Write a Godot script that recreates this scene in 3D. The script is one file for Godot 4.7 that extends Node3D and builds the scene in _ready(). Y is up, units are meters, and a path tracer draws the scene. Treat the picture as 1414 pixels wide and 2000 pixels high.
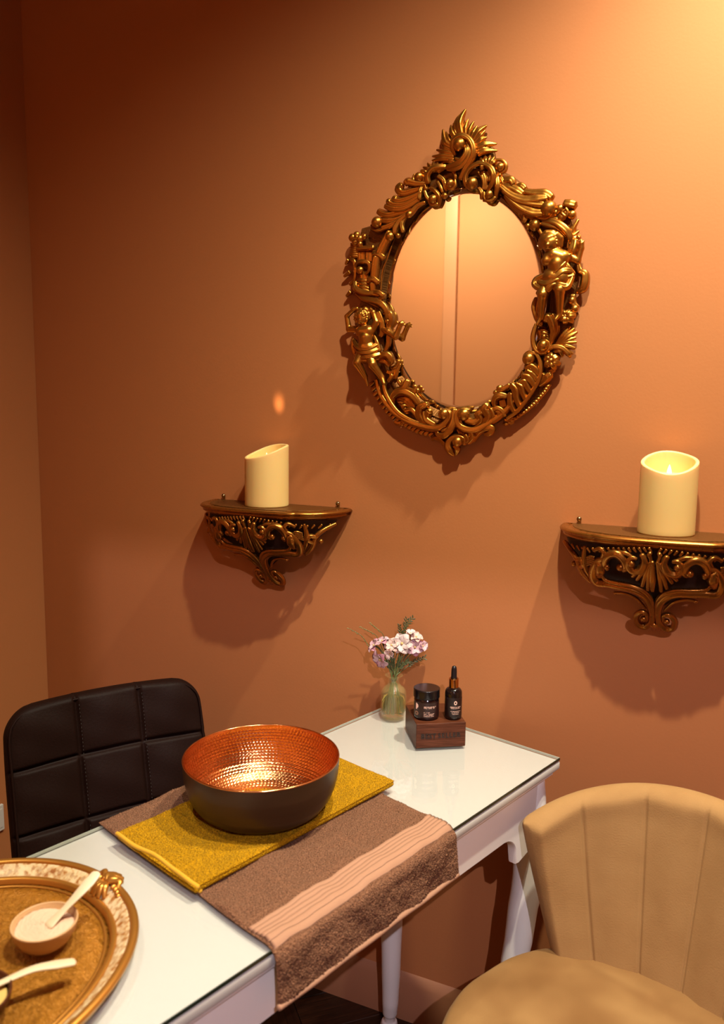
extends Node3D
# A treatment corner: terracotta wall, gilt mirror, two bracket shelves with candles, a white table and two chairs.

# ---------------------------------------------------------------- mesh builder
class Mb:
	var p := PackedVector3Array()
	var n := PackedVector3Array()
	var uv := PackedVector2Array()
	var ix := PackedInt32Array()

	# orient the triangles added since i0 outwards (Godot: clockwise) and give smooth normals
	func seal(v0: int, i0: int, open_up := Vector3.ZERO) -> void:
		var vol := 0.0
		var ctr := Vector3.ZERO
		for k in range(v0, p.size()):
			ctr += p[k]
		ctr /= maxi(1, p.size() - v0)
		var k := i0
		while k < ix.size():
			var a := p[ix[k]] - ctr
			var b := p[ix[k + 1]] - ctr
			var c := p[ix[k + 2]] - ctr
			if open_up == Vector3.ZERO:
				vol += a.dot(b.cross(c))
			else:
				vol += (b - a).cross(c - a).dot(open_up)
			k += 3
		if vol > 0.0:
			k = i0
			while k < ix.size():
				var t := ix[k + 1]
				ix[k + 1] = ix[k + 2]
				ix[k + 2] = t
				k += 3
		for q in range(v0, p.size()):
			n[q] = Vector3.ZERO
		k = i0
		while k < ix.size():
			var f := (p[ix[k + 2]] - p[ix[k]]).cross(p[ix[k + 1]] - p[ix[k]])
			n[ix[k]] += f
			n[ix[k + 1]] += f
			n[ix[k + 2]] += f
			k += 3
		for q in range(v0, p.size()):
			n[q] = n[q].normalized() if n[q].length_squared() > 1e-30 else Vector3.UP

	func vert(v: Vector3, t := Vector2.ZERO) -> int:
		p.append(v)
		n.append(Vector3.UP)
		uv.append(t)
		return p.size() - 1

	func quad(a: int, b: int, c: int, d: int) -> void:
		ix.append_array([a, b, c, a, c, d])

	# grid of points f(u, v), u and v in 0..1; wrap joins the last column (or row) to the first
	func surf(nu: int, nv: int, f: Callable, wrap_u := false, wrap_v := false, open_up := Vector3.ZERO, weld := true) -> Mb:
		var v0 := p.size()
		var i0 := ix.size()
		var cu := nu if wrap_u else nu + 1
		var cv := nv if wrap_v else nv + 1
		for j in cv:
			for i in cu:
				var a := float(i) / nu
				var b := float(j) / nv
				vert(f.call(a, b), Vector2(a, b))
		for j in nv:
			var j1 := (j + 1) % cv
			for i in nu:
				var i1 := (i + 1) % cu
				quad(v0 + j * cu + i, v0 + j * cu + i1, v0 + j1 * cu + i1, v0 + j1 * cu + i)
		seal(v0, i0, open_up)
		if not wrap_v and wrap_u:
			for j in [0, cv - 1]:   # one normal where the rows close to a point
				var s := Vector3.ZERO
				if p[v0 + j * cu].distance_to(p[v0 + j * cu + cu / 2]) < 1e-5:
					for i in cu:
						s += n[v0 + j * cu + i]
					for i in cu:
						n[v0 + j * cu + i] = s.normalized()
		return self

	# turned shape round the y axis through c; prof holds (radius, height) and starts and ends at radius 0
	func lathe(prof: PackedVector2Array, seg := 48, c := Vector3.ZERO, squash := 1.0) -> Mb:
		var m := prof.size() - 1
		return surf(seg, m, func(u: float, v: float) -> Vector3:
			var q := prof[roundi(v * m)]
			return c + Vector3(cos(u * TAU) * q.x, q.y, sin(u * TAU) * q.x * squash), true)

	# round tube along pts with radii rr (either may be longer than needed), flat squeezes it along z-ish axis `face`
	func tube(pts: PackedVector3Array, rr: PackedFloat32Array, sides := 8, flat := 1.0, face := Vector3.BACK, fine := 4, flute := 0.0) -> Mb:
		var cnt := pts.size()
		var path := PackedVector3Array()
		var rad := PackedFloat32Array()
		for k in cnt - 1:
			var p0 := pts[maxi(k - 1, 0)]
			var p3 := pts[mini(k + 2, cnt - 1)]
			for s in fine:
				var t := float(s) / fine
				path.append(pts[k].cubic_interpolate(pts[k + 1], p0, p3, t))
				rad.append(lerpf(rr[k], rr[k + 1], t))
		path.append(pts[cnt - 1])
		rad.append(rr[cnt - 1])
		var tangents := PackedVector3Array()
		for k in path.size():
			tangents.append((path[mini(k + 1, path.size() - 1)] - path[maxi(k - 1, 0)]).normalized())
		# rounded ends
		var rows := []
		for q in [0.0, 0.45, 0.8]:
			rows.append([path[0] - tangents[0] * rad[0] * (1.0 - q) * 0.8, rad[0] * sqrt(maxf(0.0, 1.0 - (1.0 - q) * (1.0 - q))), tangents[0]])
		for k in path.size():
			rows.append([path[k], rad[k], tangents[k]])
		var e := path.size() - 1
		for q in [0.8, 0.45, 0.0]:
			rows.append([path[e] + tangents[e] * rad[e] * (1.0 - q) * 0.8, rad[e] * sqrt(maxf(0.0, 1.0 - (1.0 - q) * (1.0 - q))), tangents[e]])
		var m := rows.size() - 1
		return surf(sides, m, func(u: float, v: float) -> Vector3:
			var r: Array = rows[roundi(v * m)]
			var t: Vector3 = r[2]
			var side := t.cross(face)
			side = side.normalized() if side.length() > 0.05 else t.cross(Vector3.RIGHT).normalized()
			var up := side.cross(t).normalized()
			var rr2 := float(r[1]) * (1.0 + flute * cos(u * TAU * 5.0 + 0.5) * smoothstep(0.0022, 0.0045, float(r[1])))
			return (r[0] as Vector3) + (side * cos(u * TAU) + up * sin(u * TAU) * flat) * rr2, true)

	func ball(c: Vector3, r: Vector3, seg := 14, b := Basis.IDENTITY) -> Mb:
		return surf(seg, seg / 2 + 1, func(u: float, v: float) -> Vector3:
			return c + b * (Vector3(sin(v * PI) * cos(u * TAU), cos(v * PI), sin(v * PI) * sin(u * TAU)) * r), true)

	# box with chamfered edges
	func box(c: Vector3, size: Vector3, bev := 0.002, b := Basis.IDENTITY) -> Mb:
		var v0 := p.size()
		var i0 := ix.size()
		var h := size / 2.0
		bev = minf(bev, minf(h.x, minf(h.y, h.z)) * 0.9)
		var id := {}
		for sx in [-1, 1]:
			for sy in [-1, 1]:
				for sz in [-1, 1]:
					var s := Vector3(sx, sy, sz)
					for ax in 3:
						var q := h - Vector3.ONE * bev
						q[ax] = h[ax]
						id[[sx, sy, sz, ax]] = vert(c + b * (q * s), Vector2(0.5 + 0.5 * sx, 0.5 - 0.5 * sy) if ax == 2 else Vector2(0.5 + 0.5 * sz, 0.5 - 0.5 * sy) if ax == 0 else Vector2(0.5 + 0.5 * sx, 0.5 + 0.5 * sz))
		var tri := func(x: int, y: int, z: int) -> void:
			var f := (p[z] - p[x]).cross(p[y] - p[x])
			if f.dot((p[x] + p[y] + p[z]) / 3.0 - c) < 0.0:
				ix.append_array([x, z, y])
			else:
				ix.append_array([x, y, z])
		for ax in 3:
			var a1 := (ax + 1) % 3
			var a2 := (ax + 2) % 3
			for s in [-1, 1]:
				var k := []
				for w in [[-1, -1], [1, -1], [1, 1], [-1, 1]]:
					var key := [0, 0, 0, ax]
					key[ax] = s
					key[a1] = w[0]
					key[a2] = w[1]
					k.append(id[key])
				tri.call(k[0], k[1], k[2])
				tri.call(k[0], k[2], k[3])
				for w in [-1, 1]:   # the edge along ax between faces a1 and a2
					var key := [0, 0, 0, a1]
					var e := []
					key[a1] = s
					key[a2] = w
					for q in [[-1, a1], [1, a1], [1, a2], [-1, a2]]:
						var kk := key.duplicate()
						kk[ax] = q[0]
						kk[3] = q[1]
						e.append(id[kk])
					tri.call(e[0], e[1], e[2])
					tri.call(e[0], e[2], e[3])
		for sx in [-1, 1]:
			for sy in [-1, 1]:
				for sz in [-1, 1]:
					tri.call(id[[sx, sy, sz, 0]], id[[sx, sy, sz, 1]], id[[sx, sy, sz, 2]])
		seal(v0, i0)
		return self

	# polygon in the plane of ex, ey at o, pushed out along ez by depth, edges bevelled; curved stretches stay smooth
	func slab(poly: PackedVector2Array, o: Vector3, ex: Vector3, ey: Vector3, ez: Vector3, depth: float, bev := 0.001) -> Mb:
		var pl := poly.duplicate()
		if Geometry2D.is_polygon_clockwise(pl):
			pl.reverse()
		var m := pl.size()
		var inner := PackedVector2Array()
		for k in m:
			var d0 := (pl[k] - pl[(k + m - 1) % m]).normalized()
			var d1 := (pl[(k + 1) % m] - pl[k]).normalized()
			var nn := (Vector2(-d0.y, d0.x) + Vector2(-d1.y, d1.x))
			nn = nn.normalized() / maxf(0.5, nn.normalized().dot(Vector2(-d1.y, d1.x)))
			inner.append(pl[k] + nn * bev)
		var tr := Geometry2D.triangulate_polygon(inner)
		var v0 := p.size()
		var i0 := ix.size()
		var put := func(q: Vector2, z: float) -> int:
			return vert(o + ex * q.x + ey * q.y + ez * z, q)
		for side in 2:
			var s := p.size()
			for k in m:
				put.call(inner[k], depth if side else 0.0)
			for k in range(0, tr.size(), 3):
				var ccw := (inner[tr[k + 1]] - inner[tr[k]]).cross(inner[tr[k + 2]] - inner[tr[k]]) > 0.0
				if ccw == (side == 1):
					ix.append_array([s + tr[k], s + tr[k + 2], s + tr[k + 1]])
				else:
					ix.append_array([s + tr[k], s + tr[k + 1], s + tr[k + 2]])
		for k in m:
			var k1 := (k + 1) % m
			var prev := (pl[k] - pl[(k + m - 1) % m]).normalized()
			var cur := (pl[k1] - pl[k]).normalized()
			var nxt := (pl[(k + 2) % m] - pl[k1]).normalized()
			var lv := [[inner, 0.0], [pl, bev], [pl, depth - bev], [inner, depth]]
			var a := []
			for l in lv:
				a.append([put.call(l[0][k], l[1]), put.call(l[0][k1], l[1])])
			for l in 3:
				ix.append_array([a[l][0], a[l + 1][1], a[l][1], a[l][0], a[l + 1][0], a[l + 1][1]])
		# normals: flat per group, smoothed along gentle bends afterwards
		seal(v0, i0)
		var sums := {}
		for q in range(v0 + 2 * m, p.size()):
			var key := [(p[q] * 20000.0).round()]
			if not sums.has(key):
				sums[key] = []
			sums[key].append(n[q])
		for q in range(v0 + 2 * m, p.size()):
			var acc := Vector3.ZERO
			for w: Vector3 in sums[[(p[q] * 20000.0).round()]]:
				if w.dot(n[q]) > 0.75:
					acc += w
			n[q] = acc
		for q in range(v0 + 2 * m, p.size()):
			n[q] = n[q].normalized()
		return self

	func mesh() -> ArrayMesh:
		var a := []
		a.resize(Mesh.ARRAY_MAX)
		a[Mesh.ARRAY_VERTEX] = p
		a[Mesh.ARRAY_NORMAL] = n
		a[Mesh.ARRAY_TEX_UV] = uv
		a[Mesh.ARRAY_INDEX] = ix
		var m := ArrayMesh.new()
		m.add_surface_from_arrays(Mesh.PRIMITIVE_TRIANGLES, a)
		return m

# body from bones: [a, b, radius at a, radius at b]; smooth union, meshed as surface nets
func bones_mesh(bones: Array, cell: float, k: float) -> Mb:
	var lo := Vector3.ONE * 1e9
	var hi := -lo
	for b in bones:
		var r := maxf(b[2], b[3]) + cell * 4.0
		for e in 2:
			lo = lo.min((b[e] as Vector3) - Vector3.ONE * r)
			hi = hi.max((b[e] as Vector3) + Vector3.ONE * r)
	var nx := ceili((hi.x - lo.x) / cell) + 1
	var ny := ceili((hi.y - lo.y) / cell) + 1
	var nz := ceili((hi.z - lo.z) / cell) + 1
	var fld := PackedFloat32Array()
	fld.resize(nx * ny * nz)
	for b in bones:
		var a: Vector3 = b[0]
		var d: Vector3 = (b[1] as Vector3) - a
		var l2 := maxf(d.length_squared(), 1e-12)
		var r := maxf(b[2], b[3]) + k * 5.0
		var mn := a.min(b[1]) - Vector3.ONE * r
		var mx := a.max(b[1]) + Vector3.ONE * r
		for z in range(maxi(0, int((mn.z - lo.z) / cell)), mini(nz, ceili((mx.z - lo.z) / cell))):
			for y in range(maxi(0, int((mn.y - lo.y) / cell)), mini(ny, ceili((mx.y - lo.y) / cell))):
				for x in range(maxi(0, int((mn.x - lo.x) / cell)), mini(nx, ceili((mx.x - lo.x) / cell))):
					var q := lo + Vector3(x, y, z) * cell - a
					var h := clampf(q.dot(d) / l2, 0.0, 1.0)
					fld[(z * ny + y) * nx + x] += exp(-((q - d * h).length() - lerpf(b[2], b[3], h)) / k)
	var id := PackedInt32Array()
	id.resize(nx * ny * nz)
	id.fill(-1)
	var m := Mb.new()
	for z in nz - 1:
		for y in ny - 1:
			for x in nx - 1:
				var base := (z * ny + y) * nx + x
				var acc := Vector3.ZERO
				var cnt := 0
				var first := fld[base] > 1.0
				var mixed := false
				for q in range(1, 8):
					if (fld[base + (q & 1) + ((q >> 1) & 1) * nx + (q >> 2) * nx * ny] > 1.0) != first:
						mixed = true
						break
				if not mixed:
					continue
				for q in 8:
					for ax in 3:
						if q & (1 << ax):
							continue
						var w := q | (1 << ax)
						var f0 := -log(maxf(1e-9, fld[base + (q & 1) + ((q >> 1) & 1) * nx + (q >> 2) * nx * ny]))
						var f1 := -log(maxf(1e-9, fld[base + (w & 1) + ((w >> 1) & 1) * nx + (w >> 2) * nx * ny]))
						if (f0 < 0.0) != (f1 < 0.0):
							acc += Vector3(q & 1, (q >> 1) & 1, q >> 2).lerp(Vector3(w & 1, (w >> 1) & 1, w >> 2), f0 / (f0 - f1))
							cnt += 1
				id[base] = m.vert(lo + (Vector3(x, y, z) + acc / cnt) * cell)
	var st := [1, nx, nx * ny]
	for z in range(1, nz - 1):
		for y in range(1, ny - 1):
			for x in range(1, nx - 1):
				var base := (z * ny + y) * nx + x
				var inside := fld[base] > 1.0
				for ax in 3:
					if (fld[base + st[ax]] > 1.0) != inside:
						var u: int = st[(ax + 1) % 3]
						var w: int = st[(ax + 2) % 3]
						if inside:
							m.quad(id[base], id[base - w], id[base - u - w], id[base - u])
						else:
							m.quad(id[base], id[base - u], id[base - u - w], id[base - w])
	m.seal(0, 0)
	return m

# ---------------------------------------------------------------- nodes
func part(called: String, m: Mb, mat: Material, parent: Node3D) -> MeshInstance3D:
	var o := MeshInstance3D.new()
	o.name = called
	o.mesh = m.mesh()
	o.material_override = mat
	parent.add_child(o, true)
	return o

func share(called: String, mesh: Mesh, mat: Material, parent: Node3D) -> MeshInstance3D:
	var o := MeshInstance3D.new()
	o.name = called
	o.mesh = mesh
	o.material_override = mat
	parent.add_child(o, true)
	return o

func tag(o: Node3D, label: String, category: String, group := "") -> Node3D:
	o.set_meta("label", label)
	o.set_meta("category", category)
	if group:
		o.set_meta("group", group)
	return o

func thing(called: String, label: String, category: String, at := Vector3.ZERO, turn := 0.0, group := "") -> Node3D:
	var o := Node3D.new()
	o.name = called
	o.position = at
	o.rotation.y = turn
	add_child(o, true)
	return tag(o, label, category, group)

func struct(called: String, m: Mb, mat: Material) -> MeshInstance3D:
	var o := part(called, m, mat, self)
	o.set_meta("kind", "structure")
	return o

func block(lo: Vector3, hi: Vector3, bev := 0.0005) -> Mb:
	return Mb.new().box((lo + hi) / 2.0, hi - lo, bev)

# ---------------------------------------------------------------- materials
func mat(called: String, c: Color, rough := 0.6, metal := 0.0) -> StandardMaterial3D:
	var m := StandardMaterial3D.new()
	m.resource_name = called
	m.albedo_color = c
	m.roughness = rough
	m.metallic = metal
	return m

const DIM := 0.66   # every paint and cloth is this much darker than first measured; the exposure makes up for it

func lin(r: float, g: float, b: float) -> Color:
	return Color(r * DIM, g * DIM, b * DIM).linear_to_srgb()

func noise_tex(freq: float, stops: Array, size := 512, octaves := 4, seed_ := 3, kind := FastNoiseLite.TYPE_SIMPLEX_SMOOTH, as_normal := false, strength := 4.0) -> NoiseTexture2D:
	var f := FastNoiseLite.new()
	f.noise_type = kind
	f.frequency = freq
	f.fractal_octaves = octaves
	f.seed = seed_
	var t := NoiseTexture2D.new()
	t.width = size
	t.height = size
	t.seamless = true
	t.noise = f
	if as_normal:
		t.as_normal_map = true
		t.bump_strength = strength
	elif stops:
		var g := Gradient.new()
		g.offsets = PackedFloat32Array(stops.map(func(s: Array) -> float: return s[0]))
		g.colors = PackedColorArray(stops.map(func(s: Array) -> Color: return s[1]))
		t.color_ramp = g
	return t

func wrap3(m: StandardMaterial3D, scale: float, world := false) -> StandardMaterial3D:
	m.uv1_triplanar = true
	m.uv1_world_triplanar = world
	m.uv1_scale = Vector3.ONE * scale
	return m

var M := {}

func _ready() -> void:
	# ------------------------------------------------ camera, exposure, lights
	var cam := Camera3D.new()
	cam.name = "camera"
	cam.position = Vector3(0.0, 1.4191, 1.6062)
	cam.rotation_order = EULER_ORDER_YXZ
	cam.rotation = Vector3(-0.12711453, 0.43973013, 0.01192246)
	cam.near = 0.05
	var lens := CameraAttributesPhysical.new()
	lens.frustum_focal_length = 18.671
	lens.frustum_focus_distance = 1.75
	lens.exposure_aperture = 3.2
	cam.attributes = lens
	cam.fov = 65.455
	add_child(cam)
	cam.make_current()

	var around := WorldEnvironment.new()
	around.name = "world"
	var env := Environment.new()
	env.background_mode = Environment.BG_COLOR
	env.background_color = Color(0.02, 0.02, 0.025)
	env.tonemap_mode = Environment.TONE_MAPPER_LINEAR
	env.tonemap_exposure = 0.63
	env.sdfgi_enabled = true
	env.ssao_enabled = true
	env.ssil_enabled = true
	around.environment = env
	add_child(around)

	materials()
	downlight(Vector3(-0.12, 2.75, 0.85), Vector3(0.0, -1.0, -0.02), WARM_ENERGY, WARM, 73.0, "round white recessed ceiling spotlight nearest the mirror wall, right of the mirror")
	downlight(Vector3(0.16, 2.75, 0.30), Vector3(0.0, -1.0, 0.0), 8.6, WARM, 56.0, "added ceiling spotlight, out of view, brightening the upper right of the wall")  # no lamp known here; added to brighten the upper right wall
	downlight(Vector3(-0.80, 2.75, 1.30), Vector3(0.0, -1.0, 0.0), TRAY_ENERGY, WARM2, 40.0, "round white recessed ceiling spotlight above the gold tray")
	downlight(Vector3(-1.30, 2.75, 1.72), Vector3(0.0, -0.95, 0.6), 8.0, WARM, 60.0, "added ceiling spotlight, out of view, brightening the front wall that the mirror reflects")  # added lamp: lifts the front wall so its reflection is bright
	hall_lamp(Vector3(0.665, 2.44, 2.35), COOL_ENERGY, COOL)

	room()
	white_table()
	black_chair()
	beige_chair()
	mirror()
	bracket_shelf(Vector3(-0.97, 1.199, 0.0), "carved antique gold bracket shelf on the wall left of the mirror")
	bracket_shelf(Vector3(-0.121, 1.2005, 0.0), "carved antique gold bracket shelf on the wall above the beige chair")
	candles()
	towels()
	copper_bowl()
	display_block()
	flowers()
	tray()

const WARM := Color(1.0, 0.965, 0.86)
const WARM2 := Color(1.0, 0.96, 0.88)
const COOL := Color(0.97, 0.915, 0.985)
const WARM_ENERGY := 7.7
const TRAY_ENERGY := 2.4
const COOL_ENERGY := 7.2

func downlight(at: Vector3, dir: Vector3, energy: float, c: Color, cone: float, label: String) -> void:
	var t := thing("recessed_spotlight", label, "ceiling light", at, 0.0, "recessed ceiling spotlights")
	var ring := PackedVector2Array([Vector2(0, 0.004), Vector2(0.033, 0.004), Vector2(0.034, 0.0), Vector2(0.036, -0.006), Vector2(0.046, -0.006), Vector2(0.05, -0.002), Vector2(0.05, 0.0), Vector2(0.05, 0.006), Vector2(0, 0.006)])
	part("trim_ring", Mb.new().lathe(ring, 40), M.white_paint, t)
	part("glowing_lens", Mb.new().lathe(PackedVector2Array([Vector2(0, -0.001), Vector2(0.02, -0.001), Vector2(0.033, 0.0), Vector2(0.033, 0.003), Vector2(0, 0.003)]), 32), glow_mat(c, 6.0), t)
	var l := SpotLight3D.new()
	l.name = "spot"
	l.light_color = c
	l.light_energy = energy
	l.spot_angle = cone
	l.spot_angle_attenuation = 0.85
	l.spot_attenuation = 2.0
	l.spot_range = 8.0
	l.light_size = 0.025
	l.shadow_enabled = true
	l.position = at + Vector3(0, -0.008, 0)
	l.basis = Basis.looking_at(dir.normalized(), Vector3.RIGHT)
	add_child(l, true)

func glow_mat(c: Color, e: float) -> StandardMaterial3D:
	var m := mat("lamp_glow", c, 0.5)
	m.emission_enabled = true
	m.emission = c
	m.emission_energy_multiplier = e
	return m

func hall_lamp(at: Vector3, energy: float, c: Color) -> void:
	var t := thing("hall_spotlight", "small cool white ceiling spotlight in the hall behind the doorway", "ceiling light", at, 0.0)
	part("trim_ring", Mb.new().lathe(PackedVector2Array([Vector2(0, 0.055), Vector2(0.03, 0.055), Vector2(0.034, 0.05), Vector2(0.034, 0.012), Vector2(0.02, 0.012), Vector2(0, 0.012)]), 28), M.white_paint, t)
	part("glowing_lens", Mb.new().ball(Vector3(0, 0.006, 0), Vector3(0.012, 0.008, 0.012), 14), glow_mat(c, 8.0), t)
	var l := OmniLight3D.new()
	l.name = "hall_light"
	l.light_color = c
	l.light_energy = energy
	l.omni_range = 9.0
	l.omni_attenuation = 2.0
	l.light_size = 0.006
	l.shadow_enabled = true
	l.position = at + Vector3(0, -0.006, 0)
	add_child(l, true)

# ---------------------------------------------------------------- materials
func materials() -> void:
	M.wall = mat("terracotta_paint", lin(0.60, 0.225, 0.08), 0.62)
	M.wall.metallic_specular = 0.3
	M.wall.heightmap_enabled = true
	M.wall.heightmap_scale = 0.008
	M.wall.heightmap_texture = noise_tex(0.06, [], 512, 3, 11)
	wrap3(M.wall, 4.0, true)
	M.trim = mat("pale_trim_paint", lin(0.64, 0.255, 0.10), 0.5)
	M.skirting = mat("skirting_paint", lin(0.46, 0.20, 0.10), 0.45)
	M.ceiling = mat("ceiling_paint", lin(0.30, 0.17, 0.10), 0.8)
	M.ceiling_white = mat("white_plastic", lin(0.8, 0.76, 0.7), 0.4)
	M.hall = mat("hall_paint", lin(0.3, 0.28, 0.27), 0.8)
	M.dark_door = mat("dark_door_paint", lin(0.06, 0.025, 0.012), 0.4)
	M.tabletop = mat("dimmed_white_tabletop", lin(0.62, 0.60, 0.555), 0.35)  # the table's white, darkened in its colour to offset strong light from above
	M.white_paint = mat("white_lacquer", lin(1.12, 1.08, 1.02), 0.3)  # white raised in its colour: the table's apron and legs catch little light
	M.white_paint.clearcoat_enabled = true
	M.white_paint.clearcoat = 0.25
	M.pane = mat("glass_pane", Color(0.95, 1.0, 0.97, 0.03), 0.02)
	M.pane.transparency = BaseMaterial3D.TRANSPARENCY_ALPHA
	M.glass_edge = mat("glass_edge", lin(0.012, 0.02, 0.012), 0.12)
	M.glass_edge_lit = mat("lit_glass_edge", lin(0.4, 0.42, 0.34), 0.12)  # same glass edge, paler: light caught by these sides is in the colour
	M.wood = []
	for k in 4:
		var w := mat("walnut_plank", [lin(0.075, 0.028, 0.012), lin(0.10, 0.038, 0.016), lin(0.055, 0.02, 0.009), lin(0.085, 0.03, 0.012)][k], 0.38)
		var f := noise_tex(0.011, [[0.0, Color(0.35, 0.33, 0.3)], [0.45, Color(0.9, 0.88, 0.85)], [0.62, Color(0.5, 0.47, 0.44)], [1.0, Color(1, 1, 1)]], 256, 5, 40 + k)
		w.albedo_texture = f
		w.uv1_triplanar = true
		w.uv1_scale = Vector3(1.2, 12.0, 30.0)
		M.wood.append(w)
	M.subfloor = mat("subfloor", lin(0.02, 0.01, 0.006), 0.8)
	M.gold = mat("antique_gold", lin(0.70, 0.285, 0.042), 0.3, 0.95)
	M.gold.roughness_texture = noise_tex(0.03, [[0.0, Color(0.75, 0.75, 0.75)], [1.0, Color(1, 1, 1)]], 256, 3, 5)
	M.gold.roughness = 0.34
	wrap3(M.gold, 9.0)
	M.gold_dark = mat("aged_gold", lin(0.24, 0.095, 0.02), 0.45, 0.8)
	M.gold_dark.heightmap_enabled = true
	M.gold_dark.heightmap_scale = 0.05
	M.gold_dark.heightmap_texture = noise_tex(0.05, [], 256, 3, 8)
	wrap3(M.gold_dark, 14.0)
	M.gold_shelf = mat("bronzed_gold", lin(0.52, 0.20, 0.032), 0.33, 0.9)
	M.gold_shelf.roughness_texture = M.gold.roughness_texture
	wrap3(M.gold_shelf, 9.0)
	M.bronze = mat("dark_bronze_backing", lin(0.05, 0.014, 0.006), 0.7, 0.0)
	M.mirror = mat("mirror_silver", Color(0.95, 0.94, 0.92), 0.015, 1.0)
	M.chrome = mat("brass_screw", lin(0.45, 0.3, 0.14), 0.25, 1.0)
	M.wax = mat("ivory_wax", lin(1.0, 0.70, 0.27), 0.5)
	M.wax.subsurf_scatter_enabled = true
	M.wax.subsurf_scatter_strength = 0.25
	M.black_leather = mat("black_leather", lin(0.016, 0.006, 0.004), 0.55)
	M.black_leather.metallic_specular = 0.2
	M.black_leather.heightmap_enabled = true
	M.black_leather.heightmap_scale = 0.04
	M.black_leather.heightmap_texture = noise_tex(0.09, [], 256, 3, 15, FastNoiseLite.TYPE_CELLULAR)
	wrap3(M.black_leather, 9.0)
	M.black_metal = mat("black_metal", lin(0.02, 0.02, 0.02), 0.4, 0.6)
	M.velvet = mat("beige_velvet", lin(0.46, 0.26, 0.10), 0.75)
	M.velvet.metallic_specular = 0.2
	M.velvet.rim_enabled = true
	M.velvet.rim = 0.4
	M.velvet.rim_tint = 0.7
	M.velvet.albedo_texture = noise_tex(0.008, [[0.0, Color(0.93, 0.91, 0.89)], [0.5, Color(0.97, 0.96, 0.95)], [1.0, Color(1, 1, 1)]], 512, 4, 21)
	M.velvet.heightmap_enabled = true
	M.velvet.heightmap_scale = 0.03
	M.velvet.heightmap_texture = noise_tex(0.2, [], 512, 2, 22)
	wrap3(M.velvet, 3.0)
	M.velvet_seat_dimmed = M.velvet.duplicate()  # seat copy: nap mottling plus darkening in the colour against the overhead lamp
	M.velvet_seat_dimmed.albedo_texture = noise_tex(0.0035, [[0.0, Color(0.74, 0.68, 0.62)], [0.5, Color(0.82, 0.78, 0.74)], [1.0, Color(0.93, 0.92, 0.9)]], 512, 3, 27)
	M.brown_terry = terry("brown_terry", lin(0.42, 0.20, 0.112))
	M.brown_weave = mat("brown_woven_border", lin(0.42, 0.212, 0.12), 0.85)
	M.yellow_terry = terry("mustard_terry", lin(0.88, 0.45, 0.01))
	M.black_thread = mat("black_thread", lin(0.03, 0.02, 0.017), 0.7)
	M.yellow_hem = mat("mustard_hem", lin(0.72, 0.38, 0.012), 0.9)
	M.copper = mat("polished_copper", lin(1.2, 0.55, 0.215), 0.16, 1.0)
	M.bowl_dark = mat("dark_bronze", lin(0.075, 0.038, 0.016), 0.42, 0.55)
	M.bowl_dark.roughness_texture = noise_tex(0.02, [[0.0, Color(0.8, 0.8, 0.8)], [1.0, Color(1, 1, 1)]], 256, 3, 51)
	wrap3(M.bowl_dark, 5.0)
	M.dark_wood = mat("dark_stained_wood", lin(0.17, 0.052, 0.024), 0.36)
	M.dark_wood.metallic_specular = 0.25
	M.dark_wood.albedo_texture = noise_tex(0.02, [[0.0, Color(0.6, 0.55, 0.5)], [1.0, Color(1, 1, 1)]], 256, 4, 52)
	M.dark_wood.uv1_triplanar = true
	M.dark_wood.uv1_scale = Vector3(3, 40, 40)
	M.engraved = mat("engraved_letters", lin(0.014, 0.005, 0.003), 0.3)
	M.jar_brown = mat("dark_amber_glass", lin(0.02, 0.008, 0.007), 0.12)
	M.gloss_black = mat("gloss_black_plastic", lin(0.008, 0.006, 0.007), 0.16)
	M.bottle_glass = mat("dark_bottle_glass", lin(0.012, 0.006, 0.005), 0.07)
	M.collar = mat("copper_collar", lin(0.85, 0.38, 0.12), 0.18, 1.0)
	M.rubber = mat("black_rubber", lin(0.007, 0.006, 0.008), 0.35)
	M.vase_glass = mat("yellow_tinted_glass", Color(0.95, 0.9, 0.6, 0.05), 0.03)
	M.vase_glass.transparency = BaseMaterial3D.TRANSPARENCY_ALPHA
	M.water = mat("water", Color(0.97, 0.88, 0.48, 0.0), 0.02)
	M.water.refraction_enabled = true
	M.water.refraction_scale = 0.033
	M.stem = mat("green_stem", lin(0.10, 0.115, 0.025), 0.5)
	M.leaf = mat("dark_leaf", lin(0.06, 0.07, 0.018), 0.5)
	M.bud = mat("olive_bud", lin(0.25, 0.2, 0.05), 0.5)
	M.petals = []
	for c in [lin(0.88, 0.66, 0.62), lin(0.82, 0.38, 0.48), lin(0.86, 0.52, 0.44), lin(0.90, 0.72, 0.68), lin(0.84, 0.54, 0.58), lin(0.88, 0.62, 0.54)]:
		var pm := mat("petal", c, 0.6)
		pm.backlight_enabled = true
		pm.backlight = Color(0.4, 0.3, 0.3)
		M.petals.append(pm)
	M.petal_core = mat("petal_core", lin(0.8, 0.55, 0.2), 0.6)
	M.tray_floor = mat("engraved_gold_lacquer", lin(0.60, 0.24, 0.018), 0.4, 0.35)
	M.tray_floor.heightmap_enabled = true
	M.tray_floor.heightmap_scale = 0.7
	var sw := noise_tex(0.022, [], 512, 3, 61)
	(sw.noise as FastNoiseLite).domain_warp_enabled = true
	(sw.noise as FastNoiseLite).domain_warp_amplitude = 60.0
	(sw.noise as FastNoiseLite).fractal_type = FastNoiseLite.FRACTAL_RIDGED
	M.tray_floor.heightmap_texture = sw
	wrap3(M.tray_floor, 6.0)
	M.tray_gold = mat("gold_leaf", lin(0.75, 0.34, 0.06), 0.34, 0.8)
	M.tray_cream = mat("worn_cream_paint", lin(0.80, 0.68, 0.46), 0.5)
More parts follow.
